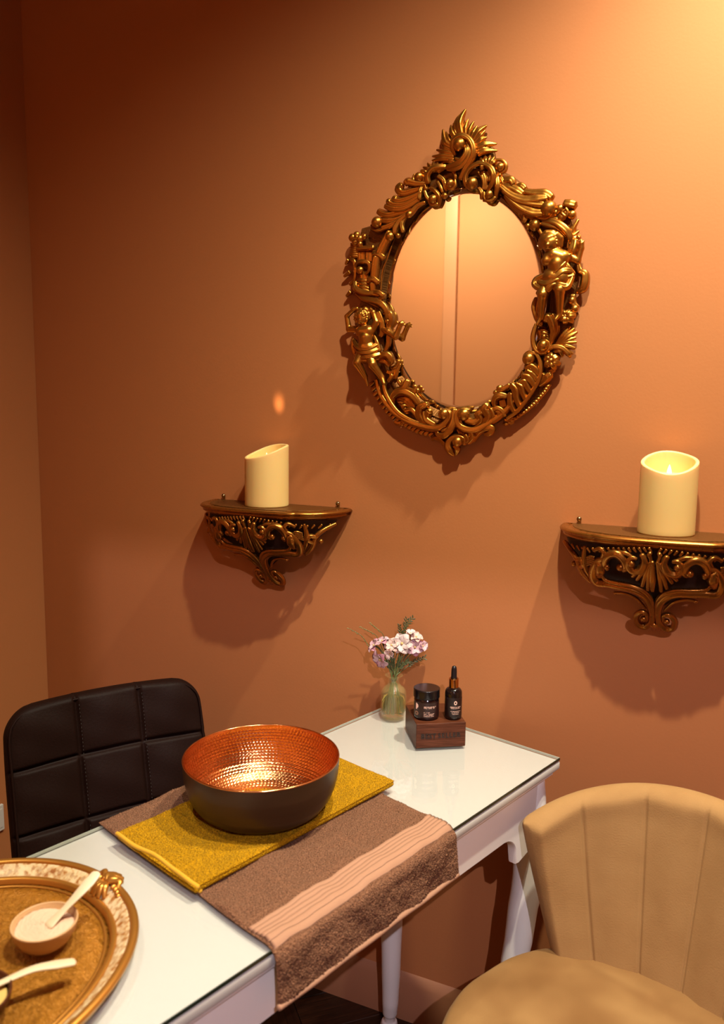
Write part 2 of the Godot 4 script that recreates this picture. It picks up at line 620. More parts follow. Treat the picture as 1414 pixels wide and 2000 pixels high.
	M.tray_cream.albedo_texture = noise_tex(0.03, [[0.0, Color(0.5, 0.27, 0.08)], [0.40, Color(0.72, 0.47, 0.18)], [0.50, Color(0.96, 0.9, 0.8)], [1.0, Color(1, 1, 1)]], 512, 5, 63)
	wrap3(M.tray_cream, 6.0)
	M.pale_wood = mat("pale_bowl_wood", lin(0.72, 0.42, 0.2), 0.45)
	M.salt = mat("pink_salt", lin(0.90, 0.60, 0.44), 0.7)
	M.salt.albedo_texture = noise_tex(0.25, [[0.0, Color(0.8, 0.68, 0.62)], [0.5, Color(1, 0.98, 0.96)], [1.0, Color(1, 1, 1)]], 256, 2, 65)
	wrap3(M.salt, 20.0)
	M.stick_wood = mat("birch_wood", lin(0.82, 0.64, 0.42), 0.5)
	M.oil = mat("creamy_oil", lin(0.75, 0.5, 0.16), 0.08)

func terry(called: String, c: Color) -> StandardMaterial3D:
	var m := mat(called, c, 0.95)
	m.metallic_specular = 0.1
	m.rim_enabled = true
	m.rim = 0.5
	m.rim_tint = 0.8
	m.albedo_texture = noise_tex(0.12, [[0.25, Color(0.42, 0.37, 0.32)], [0.5, Color(0.85, 0.83, 0.8)], [0.75, Color(1, 1, 1)]], 512, 3, 31)
	m.heightmap_enabled = true
	m.heightmap_scale = 0.5
	m.heightmap_texture = noise_tex(0.11, [], 512, 2, 33)
	return wrap3(m, 7.0)

# ---------------------------------------------------------------- the room
func room() -> void:
	struct("wall_back", block(Vector3(-1.742, -0.05, -0.1), Vector3(1.6, 2.75, 0.0)), M.wall)
	struct("wall_left", block(Vector3(-1.862, -0.05, -0.1), Vector3(-1.742, 2.75, 2.5)), M.wall)
	struct("wall_right", block(Vector3(1.6, -0.05, -0.1), Vector3(1.7, 2.75, 2.05)), M.wall)
	struct("wall_front", block(Vector3(-1.742, -0.05, 2.4), Vector3(-0.3, 2.75, 2.5)), M.wall)
	struct("wall_return", block(Vector3(-0.4, -0.05, 1.95), Vector3(-0.3, 2.75, 2.4)), M.wall)
	struct("wall_entry_left", block(Vector3(-0.3, -0.05, 1.95), Vector3(0.285, 2.75, 2.05)), M.wall)
	struct("wall_entry_right", block(Vector3(1.12, -0.05, 1.95), Vector3(1.6, 2.75, 2.05)), M.wall)
	struct("wall_entry_top", block(Vector3(0.285, 2.256, 1.95), Vector3(1.12, 2.75, 2.05)), M.wall)
	struct("wall_hall_left", block(Vector3(-0.3, -0.05, 2.05), Vector3(-0.2, 2.75, 3.4)), M.hall)
	struct("wall_hall_right", block(Vector3(1.6, -0.05, 2.05), Vector3(1.7, 2.75, 3.4)), M.hall)
	struct("wall_hall_back", block(Vector3(-0.2, -0.05, 3.3), Vector3(1.6, 2.75, 3.4)), M.hall)
	struct("ceiling", block(Vector3(-1.87, 2.75, -0.1), Vector3(1.7, 2.85, 3.4)), M.ceiling)
	struct("ceiling_hall", block(Vector3(-0.2, 2.49, 2.05), Vector3(1.6, 2.6, 3.3)), M.ceiling)
	var door := struct("added_door_1", block(Vector3(-1.742, 0.0, 1.62), Vector3(-1.712, 2.1, 2.38), 0.003), M.dark_door)  # added dark door, out of view, to put a dark strip in the mirror
	part("door_handle", Mb.new().tube(PackedVector3Array([Vector3(-1.712, 1.0, 1.72), Vector3(-1.66, 1.0, 1.72), Vector3(-1.655, 1.0, 1.82)]), PackedFloat32Array([0.01, 0.01, 0.009])), M.chrome, door)
	struct("trim_1", block(Vector3(-1.42, 0.0, 2.372), Vector3(-1.35, 2.75, 2.4), 0.004), M.trim)
	var skirt := PackedVector2Array([Vector2(0, 0), Vector2(0.017, 0), Vector2(0.017, 0.078), Vector2(0.014, 0.083), Vector2(0.014, 0.089), Vector2(0.009, 0.097), Vector2(0.006, 0.105), Vector2(0.0, 0.111)])
	struct("baseboard_back", Mb.new().slab(skirt, Vector3(-1.742, 0, 0), Vector3.BACK, Vector3.UP, Vector3.RIGHT, 3.34, 0.0005), M.skirting)
	struct("baseboard_left", Mb.new().slab(skirt, Vector3(-1.742, 0, 0.0), Vector3.RIGHT, Vector3.UP, Vector3.BACK, 1.62, 0.0005), M.skirting)
	var plate := struct("trim_2", block(Vector3(-1.742, 0.28, 0.1735), Vector3(-1.733, 0.353, 0.32), 0.002), M.ceiling_white)
	part("socket_face", Mb.new().box(Vector3(-1.7325, 0.3165, 0.205), Vector3(0.002, 0.052, 0.05), 0.0006), M.ceiling_white, plate)
	part("socket_face", Mb.new().box(Vector3(-1.7325, 0.3165, 0.28), Vector3(0.002, 0.052, 0.05), 0.0006), M.ceiling_white, plate)
	# herringbone floor: every block is a piece of its own
	var fl := struct("floor", block(Vector3(-1.87, -0.1, -0.1), Vector3(1.7, -0.012, 3.4)), M.subfloor)
	var pl := 0.44
	var pw := 0.11
	var meshes := []
	for k in 4:
		meshes.append(Mb.new().box(Vector3.ZERO, Vector3(pl - 0.0012, 0.011, pw - 0.0012), 0.0016).mesh())
	var rng := RandomNumberGenerator.new()
	rng.seed = 5
	var turn := Basis(Vector3.UP, -PI / 4.0)
	for i in range(-30, 30):
		for j in range(-8, 9):
			for s in 2:
				var c := Vector3(i * pw + j * pl, 0, i * pw - j * pl)
				c += Vector3(pl / 2, 0, pw / 2) if s == 0 else Vector3(pw / 2, 0, pw + pl / 2)
				c = turn * c + Vector3(-0.5, -0.0057, 0.62)
				if c.x < -1.9 or c.x > 0.75 or c.z < -0.12 or c.z > 1.75:
					continue
				var o := share("floor_plank", meshes[rng.randi() % 4], M.wood[rng.randi() % 4], fl)
				o.position = c
				o.basis = turn * (Basis.IDENTITY if s == 0 else Basis(Vector3.UP, PI / 2.0))
	struct("floor_far", block(Vector3(-1.742, -0.012, 1.7), Vector3(1.6, -0.003, 3.3)), M.wood[0])
	struct("floor_side", block(Vector3(0.7, -0.012, 0.0), Vector3(1.6, -0.0025, 1.7)), M.wood[0])

const TURN := -0.28007
const TAB := Vector3(-0.675, 0.0, 0.002)

func on_table(x: float, z: float, y := 0.7605) -> Vector3:
	return TAB + Basis(Vector3.UP, TURN) * Vector3(x, y, z)

func white_table() -> void:
	var w := 0.42
	var l := 1.30
	var t := thing("white_table", "white lacquered narrow table with scalloped apron and curved legs, standing against the wall", "table", TAB, TURN)
	part("tabletop", Mb.new().box(Vector3(w / 2, 0.7455, l / 2), Vector3(w, 0.018, l), 0.003), M.tabletop, t)
	for side in 2:   # long aprons with a scallop at each end
		var poly := PackedVector2Array([Vector2(0.035, 0.737), Vector2(0.035, 0.607), Vector2(0.06, 0.6), Vector2(0.118, 0.588), Vector2(0.126, 0.59)])
		for k in 9:
			var a := k / 8.0 * PI / 2.0
			poly.append(Vector2(0.13 + 0.045 * (1.0 - cos(a)), 0.612 + 0.037 * sin(a)))
		var n := poly.size()
		poly.append(Vector2(l / 2, 0.655))
		for k in range(n - 1, 0, -1):
			poly.append(Vector2(l - poly[k].x, poly[k].y))
		poly.append(Vector2(l - 0.035, 0.737))
		var x := 0.016 if side == 0 else w - 0.034
		part("apron", Mb.new().slab(poly, Vector3(x, 0, 0), Vector3.BACK, Vector3.UP, Vector3.RIGHT, 0.018, 0.0025), M.white_paint, t)
		part("apron_moulding", Mb.new().box(Vector3(0.012 if side == 0 else w - 0.012, 0.732, l / 2), Vector3(0.012, 0.009, l - 0.03), 0.003), M.white_paint, t)
	for side in 2:
		var poly := PackedVector2Array([Vector2(0.03, 0.737), Vector2(0.03, 0.607), Vector2(0.09, 0.60)])
		for k in 9:
			var a := k / 8.0 * PI / 2.0
			poly.append(Vector2(0.10 + 0.04 * (1.0 - cos(a)), 0.612 + 0.037 * sin(a)))
		var n := poly.size()
		for k in range(n - 1, -1, -1):
			poly.append(Vector2(w - poly[k].x, poly[k].y))
		part("apron", Mb.new().slab(poly, Vector3(0, 0, 0.018 if side == 0 else l - 0.036), Vector3.RIGHT, Vector3.UP, Vector3.BACK, 0.018, 0.0025), M.white_paint, t)
	for sx in 2:
		for sz in 2:
			var out := Vector3(-1 if sx == 0 else 1, 0, -1 if sz == 0 else 1).normalized()
			var c := Vector3(0.046 if sx == 0 else w - 0.046, 0, 0.046 if sz == 0 else l - 0.046)
			var prof := [[0.735, 0.03, 0.004], [0.66, 0.032, 0.008], [0.60, 0.033, 0.014], [0.52, 0.031, 0.012], [0.42, 0.028, 0.0], [0.30, 0.025, -0.014], [0.18, 0.0215, -0.022], [0.09, 0.0185, -0.02], [0.055, 0.0165, -0.014], [0.045, 0.0125, -0.012], [0.035, 0.0125, -0.010], [0.028, 0.018, -0.006], [0.012, 0.0205, 0.0], [0.002, 0.017, 0.0]]
			var rows := [[0.737, 0.0, 0.004]] + prof + [[0.0, 0.0, 0.0]]
			var m := rows.size() - 1
			part("leg", Mb.new().surf(28, m * 3, func(u: float, v: float) -> Vector3:
				var q := v * m
				var k := mini(int(q), m - 1)
				var f := q - k
				if k > 0 and k < m - 1:
					f = f * f * (3 - 2 * f)
				var y: float = lerpf(rows[k][0], rows[k + 1][0], q - k)
				var r: float = lerpf(rows[k][1], rows[k + 1][1], f)
				var d: float = lerpf(rows[k][2], rows[k + 1][2], f)
				return c + out * d + Vector3(cos(u * TAU) * r, y, sin(u * TAU) * r), true), M.white_paint, t)
	var g := thing("glass_plate", "clear glass sheet with a dark polished edge lying over the whole white tabletop", "glass sheet", TAB, TURN)
	part("glass_sheet", Mb.new().box(Vector3(w / 2, 0.75775, l / 2), Vector3(w - 0.001, 0.0055, l - 0.001), 0.0008), M.pane, g)
	for e in [[Vector3(w - 0.001, 0.7577, l / 2), Vector3(0.0022, 0.0048, l - 0.004)], [Vector3(0.001, 0.7577, l / 2), Vector3(0.0015, 0.0048, l - 0.004)], [Vector3(w / 2, 0.7577, 0.001), Vector3(w - 0.004, 0.0048, 0.0015)]]:
		part("polished_edge", Mb.new().box(e[0], e[1], 0.0004), M.glass_edge if (e[0] as Vector3).x > 0.3 else M.glass_edge_lit, g)

# ---------------------------------------------------------------- chairs
func soft(x: float, at: float, w: float) -> float:
	return exp(-pow((x - at) / w, 2.0))

func leg_tube(a: Vector3, b: Vector3, ra: float, rb: float) -> Mb:
	return Mb.new().tube(PackedVector3Array([a, a.lerp(b, 0.5), b]), PackedFloat32Array([ra, lerpf(ra, rb, 0.5), rb]), 14)

func black_chair() -> void:
	var t := thing("black_chair", "black leather chair with a square-stitched tufted low backrest, left of the table", "chair", Vector3(-0.955, 0, 0.488), 1.024)
	var lean := deg_to_rad(14.0)
	var up := Vector3(0, cos(lean), -sin(lean))
	var out := Vector3(0, sin(lean), cos(lean))
	var top := Vector3(0, 0.806, -0.287)
	var h := 0.37
	var hw := 0.2135
	var rad := 0.055
	var sect := 300
	part("backrest", Mb.new().surf(sect, 150, func(u: float, v: float) -> Vector3:
		# v runs from the foot of the back to its top; u goes round the section
		var y := -h + h * v
		var from_top := -y
		var w := hw
		if from_top < rad:
			w = hw - rad + sqrt(maxf(0.0, rad * rad - (rad - from_top) * (rad - from_top)))
		w -= 0.008 * pow(v, 6.0)
		var th := 0.023
		if from_top < 0.016:
			th *= sqrt(maxf(0.0, 1.0 - pow(1.0 - from_top / 0.016, 2.0)))
		if v < 0.04:
			th *= sqrt(maxf(0.0, 1.0 - pow(1.0 - v / 0.04, 2.0)))
		# even steps across the front and the rear, rounded at the sides
		var lap := u * 2.0
		var q := (1.0 - lap * 2.0) if lap < 1.0 else (lap * 2.0 - 3.0)
		var side := pow(maxf(0.0, 1.0 - pow(absf(q), 14.0)), 0.5)
		var x := q * w
		var z := th * side * (1.0 if lap < 1.0 else -1.0)
		if lap < 1.0:
			var inside := side
			var g := maxf(maxf(soft(x, -0.066, 0.0045), soft(x, 0.068, 0.0045)), maxf(soft(y, -0.125, 0.0045), soft(y, -0.252, 0.0045)))
			var puff := absf(cos((x - 0.001) / 0.134 * PI)) * absf(sin(clampf(-y, 0.0, 0.37) / 0.126 * PI))
			z += inside * (0.006 * puff - 0.0075 * g)
			z += inside * 0.0015 * sin(x * 60.0 + y * 35.0) * sin(y * 48.0 - x * 21.0)
		z -= 0.05 * x * x / (hw * hw) * -0.25
		return top + Vector3(x, 0, 0) + up * (y + 0.012 * (1.0 - x * x / (hw * hw)) * v) + out * (z - 0.023), true), M.black_leather, t)
	# piping where the front panel meets the band, round the top and the sides
	var pipe := PackedVector3Array()
	for k in 41:
		var s := k / 40.0 * 2.0 - 1.0
		var ay := absf(s)
		var x := signf(s) * (hw - 0.012)
		var y := 0.0
		if ay < 0.52:
			x = s / 0.52 * (hw - 0.058)
			y = -0.012
		elif ay < 0.64:
			var q := (ay - 0.52) / 0.12 * PI / 2.0
			x = signf(s) * (hw - 0.058 + 0.047 * sin(q))
			y = -0.012 - 0.047 * (1.0 - cos(q))
		else:
			x = signf(s) * (hw - 0.011)
			y = -0.059 - (ay - 0.64) / 0.36 * 0.29
		pipe.append(top + Vector3(x, 0, 0) + up * (y + 0.012 * (1.0 - x * x / (hw * hw)) * (1.0 + y / h)) + out * (-0.004 + 0.0125 * x * x / (hw * hw)))
	var pr := PackedFloat32Array()
	pr.resize(41)
	pr.fill(0.0026)
	part("piping", Mb.new().tube(pipe, pr, 6, 1.0, Vector3.BACK, 2), M.black_leather, t)
	# a row of stitches beside each upright seam
	for x in [-0.0605, 0.0735]:
		var st := Mb.new()
		for k in 44:
			var y := -0.014 - k * 0.0078
			if absf(y + 0.125) < 0.006 or absf(y + 0.252) < 0.006:
				continue
			st.ball(top + Vector3(x, 0, 0) + up * y + out * (0.0022 + 0.0035 * absf(sin(-y / 0.126 * PI))), Vector3(0.0008, 0.0021, 0.0008), 6, Basis(Vector3.RIGHT, -lean))
		var sm := part("stitching", st, M.black_thread, t)
		sm.set_meta("kind", "stuff")
	part("seat", Mb.new().surf(72, 30, func(u: float, v: float) -> Vector3:
		var a := u * TAU
		var r := pow(absf(cos(a)), 5.0) + pow(absf(sin(a)), 5.0)
		var d := Vector2(cos(a), sin(a)) / pow(r, 0.2) * 0.21
		var q := v * 2.0 - 1.0
		var edge := pow(maxf(0.0, 1.0 - pow(absf(q), 3.0)), 0.4)
		return Vector3(d.x * edge, 0.435 + 0.042 * signf(q) * pow(absf(q), 0.8), d.y * edge + 0.01), true), M.black_leather, t)
	part("back_bracket", Mb.new().tube(PackedVector3Array([Vector3(0, 0.385, -0.02), Vector3(0, 0.38, -0.19), Vector3(0, 0.43, -0.245), Vector3(0, 0.60, -0.287)]), PackedFloat32Array([0.012, 0.012, 0.012, 0.012]), 10), M.black_metal, t)
	part("column", Mb.new().lathe(PackedVector2Array([Vector2(0, 0.392), Vector2(0.05, 0.392), Vector2(0.052, 0.385), Vector2(0.03, 0.37), Vector2(0.026, 0.36), Vector2(0.026, 0.08), Vector2(0.034, 0.06), Vector2(0.034, 0.03), Vector2(0, 0.03)]), 28), M.chrome, t)
	part("base", Mb.new().lathe(PackedVector2Array([Vector2(0, 0.034), Vector2(0.05, 0.03), Vector2(0.15, 0.016), Vector2(0.193, 0.01), Vector2(0.197, 0.005), Vector2(0.195, 0.0), Vector2(0, 0.0)]), 48), M.chrome, t)

func shell_point(u: float, v: float) -> Vector3:
	# inner face of the beige chair's curved back; u across -1..1, v up 0..1
	var a := u * deg_to_rad(lerpf(43.0, 71.0, v))
	var r := lerpf(0.261, 0.247, v)
	var c := lerpf(0.062, -0.02, v)
	var y := lerpf(0.41, 0.778 - 0.085 * pow(absf(u), 2.2), v)
	return Vector3(sin(a) * r, y, c - cos(a) * r)

func beige_chair() -> void:
	var t := thing("beige_chair", "beige velvet tub chair with upright channels fanning over its curved back", "chair", Vector3(-0.109, 0, 0.47), -0.396)
	var seams := [-0.69, -0.335, 0.0, 0.335, 0.69]
	var nu := 240
	var th := 0.046
	# closed shell: the section goes up the front, over the top and down the rear; columns run across
	part("backrest", Mb.new().surf(90, nu, func(s: float, q: float) -> Vector3:
		var u := (q * 2.0 - 1.0)
		var edge := 1.0 - absf(u)
		var thick := th * (1.0 if edge > 0.06 else sqrt(maxf(0.0, 1.0 - pow(1.0 - edge / 0.06, 2.0))))
		var v := 0.0
		var d := 0.0
		var roll := 0.055
		if s < 0.45:
			v = s / 0.45 * (1.0 - roll)
		elif s < 0.6:
			var a := (s - 0.45) / 0.15 * PI
			v = 1.0 - roll + roll * sin(a)
			d = (1.0 - cos(a)) / 2.0
		elif s < 0.95:
			v = (0.95 - s) / 0.35 * (1.0 - roll)
			d = 1.0
		else:
			d = (1.0 - s) / 0.05
		var p0 := shell_point(u, v)
		var ctr := Vector3(0, p0.y, lerpf(0.062, -0.02, v))
		var outw := (p0 - ctr).normalized()
		var front := 1.0 - d
		var g := 0.0
		var puff := 1.0
		for k in seams:
			g = maxf(g, soft(u, k, 0.0075))
			puff = minf(puff, smoothstep(0.0, 0.17, absf(u - k)))
		var fade := smoothstep(1.0, 0.93, v)
		var lip := smoothstep(0.86, 0.95, v) * (1.0 - d)
		var ins := front * smoothstep(0.0, 0.05, edge) * (0.0045 * puff * fade - 0.0042 * g * fade + 0.0015 * lip)
		return p0 + outw * ((d - 0.5) * thick + th * 0.5 - ins), true), M.velvet, t)
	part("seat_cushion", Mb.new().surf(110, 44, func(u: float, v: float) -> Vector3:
		var a := u * TAU
		var k := 2.6 if sin(a) < 0.0 else 2.1
		var r := pow(pow(absf(cos(a)), k) + pow(absf(sin(a)), k), 1.0 / k)
		var d := Vector2(cos(a) * 0.262, sin(a) * 0.245) / r
		# profile from the centre of the underside out and over the top to its centre
		var w := 1.0
		var y := 0.0
		if v < 0.2:
			w = v / 0.2 * 0.93
			y = 0.375
		elif v < 0.6:
			var b := (v - 0.2) / 0.4 * PI
			w = 0.93 + 0.07 * sin(b)
			y = 0.418 - 0.043 * cos(b)
		else:
			w = (1.0 - v) / 0.4 * 0.93
			y = 0.461 + 0.016 * (1.0 - w * w)
		var x := d.x * w
		var z := d.y * w + 0.01
		if v > 0.5:
			y += 0.0016 * sin(x * 38.0 + z * 17.0 + 1.0) * sin(z * 44.0 - x * 12.0)
			# gathered folds before the back
			y += 0.003 * soft(z, -0.17, 0.03) * sin(x * 70.0 + 3.0 * sin(x * 30.0))
		return Vector3(x, y, z), true), M.velvet_seat_dimmed, t)
	part("seat_frame", Mb.new().surf(64, 10, func(u: float, v: float) -> Vector3:
		var a := u * TAU
		var q := absf(v * 2.0 - 1.0)
		var w := 1.0 if q < 0.8 else (1.0 - q) / 0.2
		return Vector3(cos(a) * 0.235 * w, lerpf(0.34, 0.38, clampf((v - 0.1) / 0.8, 0.0, 1.0)), sin(a) * 0.225 * w), true), M.black_metal, t)
	for sx in [-1, 1]:
		for sz in [-1, 1]:
			part("leg", leg_tube(Vector3(0.15 * sx, 0.35, 0.14 * sz), Vector3(0.19 * sx, 0.005, 0.18 * sz), 0.016, 0.009), M.gold_dark, t)

# ---------------------------------------------------------------- candles
func candles() -> void:
	candle(Vector3(-0.97, 1.1995, 0.0575), PI * 0.5 + 0.65, "ivory pillar candle with a slanted rim and glowing flame on the left bracket shelf", 0.97)
	candle(Vector3(-0.1115, 1.201, 0.0575), PI * 0.5 - 0.05, "ivory pillar candle with a dipped rim on the right bracket shelf, at the right edge", 1.02)
	# the lit left candle throws a small streak of its light up the wall behind it
	var s := SpotLight3D.new()
	s.name = "candle_glint"
	s.light_color = Color(1.0, 0.82, 0.6)
	s.light_energy = 0.14
	s.spot_angle = 6.5
	s.spot_angle_attenuation = 1.0
	s.spot_attenuation = 2.0
	s.spot_range = 3.0
	s.light_size = 0.002
	s.shadow_enabled = true
	var at := Vector3(-0.965, 1.34, 0.075)
	s.position = at
	s.basis = Basis.looking_at((Vector3(-0.972, 1.432, 0.0) - at).normalized(), Vector3.RIGHT)
	add_child(s, true)

func candle(at: Vector3, low: float, label: String, size: float) -> void:
	var t := thing("pillar_candle", label, "candle", at, 0.0, "")
	var r := 0.05
	var rim := func(a: float) -> float:
		var q := 0.5 - 0.5 * cos(a - low)
		return (0.112 + 0.034 * pow(q, 0.85) + 0.0012 * sin(a * 3.0 + 1.0)) * size
	part("wax_body", Mb.new().surf(72, 40, func(u: float, v: float) -> Vector3:
		var a := u * TAU
		var y := 0.0
		var rr := 0.0
		var h: float = rim.call(a)
		if v < 0.1:
			rr = r * 0.96 * v / 0.1
		elif v < 0.15:
			var q := (v - 0.1) / 0.05 * PI / 2.0
			rr = r * (0.96 + 0.04 * sin(q))
			y = 0.0025 * (1.0 - cos(q))
		elif v < 0.55:
			rr = r
			y = lerpf(0.0025, h - 0.003, (v - 0.15) / 0.4)
		elif v < 0.7:
			var q := (v - 0.55) / 0.15 * PI
			rr = r - 0.0035 + 0.0035 * cos(q)
			y = h - 0.003 + 0.003 * sin(q)
		elif v < 0.9:
			rr = r - 0.007
			y = lerpf(h - 0.003, 0.104 * size, (v - 0.7) / 0.2)
		else:
			rr = (r - 0.007) * (1.0 - v) / 0.1
			y = 0.104 * size - 0.003 * (v - 0.9) / 0.1
		return Vector3(cos(a) * rr, y, sin(a) * rr), true), M.wax, t)
	var fm := glow_mat(Color(1.0, 0.9, 0.68), 2.2)
	part("flame", Mb.new().lathe(PackedVector2Array([Vector2(0, 0.0), Vector2(0.0035, 0.001), Vector2(0.0048, 0.006), Vector2(0.0042, 0.012), Vector2(0.0022, 0.019), Vector2(0.0, 0.024)]), 16, Vector3(0, 0.101 * size, 0), 0.6), fm, t)
	var l := OmniLight3D.new()
	l.name = "candle_light"
	l.light_color = Color(1.0, 0.8, 0.5)
	l.light_energy = 0.001
	l.omni_range = 4.0
	l.omni_attenuation = 2.0
	l.light_size = 0.003
	l.shadow_enabled = true
	l.position = at + Vector3(0, 0.111 * size, 0)
	add_child(l, true)

# ---------------------------------------------------------------- towels
# cloth of thickness th swept along a path in the table's xy plane and spread over z0..z1
func cloth(path: Callable, nu: int, nv: int, z0: Callable, z1: Callable, th: float, ripple: Callable) -> Mb:
	var m := nu * 2
	return Mb.new().surf(m, nv, func(u: float, v: float) -> Vector3:
		var k := u * 2.0
		var upper := k < 1.0
		var s := k if upper else 2.0 - k
		var e := 0.0015
		var p: Vector2 = path.call(s)
		var d: Vector2 = ((path.call(minf(1.0, s + e)) as Vector2) - (path.call(maxf(0.0, s - e)) as Vector2)).normalized()
		var nn := Vector2(-d.y, d.x)
		var round_u := sqrt(maxf(0.0, 1.0 - pow(maxf(0.0, 1.0 - minf(s, 1.0 - s) / 0.012), 2.0)))
		var round_v := sqrt(maxf(0.0, 1.0 - pow(maxf(0.0, 1.0 - minf(v, 1.0 - v) / 0.012), 2.0)))
		var z := lerpf(z0.call(s), z1.call(s), v)
		var off := th * round_u * round_v * (0.5 if upper else -0.5)
		if upper:
			off += float(ripple.call(s, v)) * round_u * round_v
		var q := p + nn * off
		return Vector3(q.x, q.y, z), true)

func towels() -> void:
	var fine := FastNoiseLite.new()
	fine.seed = 4
	fine.frequency = 0.35
	fine.fractal_octaves = 2
	var broad := FastNoiseLite.new()
	broad.seed = 9
	broad.frequency = 0.011
	broad.fractal_octaves = 3
	# the brown towel lies across the table and hangs over its right edge
	var y0 := 0.7612 + 0.0034
	var path := func(s: float) -> Vector2:
		var flat := 0.408
		var bend := 0.022
		var total := flat + bend + 0.062
		var l := s * total
		if l < flat:
			return Vector2(-0.004 + l, y0)
		if l < flat + bend:
			var a := (l - flat) / bend * PI / 2.0
			return Vector2(-0.004 + flat + 0.0235 * sin(a), y0 - 0.0235 * 0.75 * (1.0 - cos(a)))
		return Vector2(-0.004 + flat + 0.0235 + 0.003 * sin((l - flat - bend) * 30.0), y0 - 0.0176 - (l - flat - bend))
	var t := thing("brown_towel", "brown terry towel with a ribbed border, laid across the table and hanging over", "towel", TAB, TURN)
	var pile := func(s: float, v: float) -> float:
		var f := fine.get_noise_2d(s * 490.0, v * 400.0) * 0.0019
		f += broad.get_noise_2d(s * 490.0, v * 400.0) * 0.005
		if s > 0.765 and s < 0.855:
			return -0.0012 + broad.get_noise_2d(s * 490.0, v * 400.0) * 0.005
		if s > 0.985:
			return 0.0
		return f + 0.0007
	part("terry_cloth", cloth(path, 250, 220, func(s: float) -> float: return 0.352 + 0.006 * s + 0.003 * sin(s * 9.0), func(s: float) -> float: return 0.731 + 0.018 * s + 0.002 * sin(s * 11.0), 0.0054, pile), M.brown_terry, t)
	# woven border: ribs running along the towel's end
	var rib := Mb.new()
	var ribm := func(a: float, b: float, h: float) -> void:
		rib.surf(60 * 2, 10, func(u: float, v: float) -> Vector3:
			var k := u * 2.0
			var q := k if k < 1.0 else 2.0 - k
			var s := lerpf(a, b, v)
			var p: Vector2 = path.call(s)
			var z := lerpf(0.3585 + 0.003 * sin(s * 9.0), 0.7435 + 0.002 * sin(s * 11.0), q)
			var wob := broad.get_noise_2d(s * 490.0, (q * 0.965 + 0.018) * 400.0) * 0.005
			return Vector3(p.x, p.y + 0.0036 + wob + (h * sin(v * PI) if k < 1.0 else -0.0012), z), true)
	for k in 6:
		ribm.call(0.765 + k * 0.0148, 0.765 + k * 0.0148 + 0.0139, 0.0009)
	part("ribbed_border", rib, M.brown_weave, t)
	var hem := Mb.new()
	var he := PackedVector3Array()
	for k in 13:
		var p: Vector2 = path.call(0.988)
		he.append(Vector3(p.x + 0.0022, p.y - 0.001 + 0.0008 * sin(k * 1.7), lerpf(0.363, 0.746, k / 12.0)))
	var hr := PackedFloat32Array()
	hr.resize(13)
	hr.fill(0.0042)
	part("hem", hem.tube(he, hr, 10), M.brown_weave, t)

	# the mustard towel is folded double, fold to the right
	var yy := y0 + 0.0031 + 0.0026
	var fold := func(s: float) -> Vector2:
		var half := 0.198
		var r := 0.0032
		var total := half * 2.0 + PI * r
		var l := s * total
		if l < half:
			return Vector2(0.066 + l, yy)
		if l < half + PI * r:
			var a := (l - half) / r
			return Vector2(0.066 + half + sin(a) * r, yy + r - r * cos(a))
		return Vector2(0.066 + half - (l - half - PI * r), yy + 2.0 * r)
	var ty := thing("mustard_towel", "mustard yellow terry towel folded double under the copper bowl", "towel", TAB, TURN)
	# the path turns back on itself: its left-hand side is the inside, so the pile grows on the other face
	part("terry_cloth", cloth(fold, 230, 220, func(s: float) -> float: return 0.318 - 0.004 * s + 0.012 * (1.0 - s), func(s: float) -> float: return 0.741 + 0.006 * sin(s * 3.0), 0.005, func(s: float, v: float) -> float: return 0.0), M.yellow_terry, ty)
	var top := func(u: float, v: float) -> float:
		return fine.get_noise_2d(u * 300.0 + 77.0, v * 440.0) * 0.0022 + broad.get_noise_2d(u * 300.0, v * 440.0 + 500.0) * 0.003
	part("terry_pile", Mb.new().surf(300, 240, func(u: float, v: float) -> Vector3:
		var k := u * 2.0
		var q := k if k < 1.0 else 2.0 - k
		var ru := sqrt(maxf(0.0, 1.0 - pow(maxf(0.0, 1.0 - minf(q, 1.0 - q) / 0.035), 2.0)))
		var rv := sqrt(maxf(0.0, 1.0 - pow(maxf(0.0, 1.0 - minf(v, 1.0 - v) / 0.016), 2.0)))
		var x := lerpf(0.067, 0.2695, q)
		var z := lerpf(0.322, 0.741 + 0.003 * sin(q * 7.0), v)
		var y := yy + 0.0064 + 0.0018
		y += (0.0022 + float(top.call(q, v))) * ru * rv if k < 1.0 else -0.004 * ru * rv
		return Vector3(x, y, z), true), M.yellow_terry, ty)
	var edge := Mb.new()
	for lay in 2:
		var pts := PackedVector3Array()
		var rr := PackedFloat32Array()
		for k in 15:
			var q := k / 14.0
			pts.append(Vector3(lerpf(0.068, 0.268, q), (yy if lay == 0 else yy + 0.0074 + 0.0035 * sin(q * PI) * q) + 0.0008 * sin(q * 17.0), 0.7415 + 0.002 * sin(q * 9.0) - (0.004 if lay == 0 else 0.0)))
			rr.append(0.0031)
		edge.tube(pts, rr, 10)
	part("hem", edge, M.yellow_hem, ty)

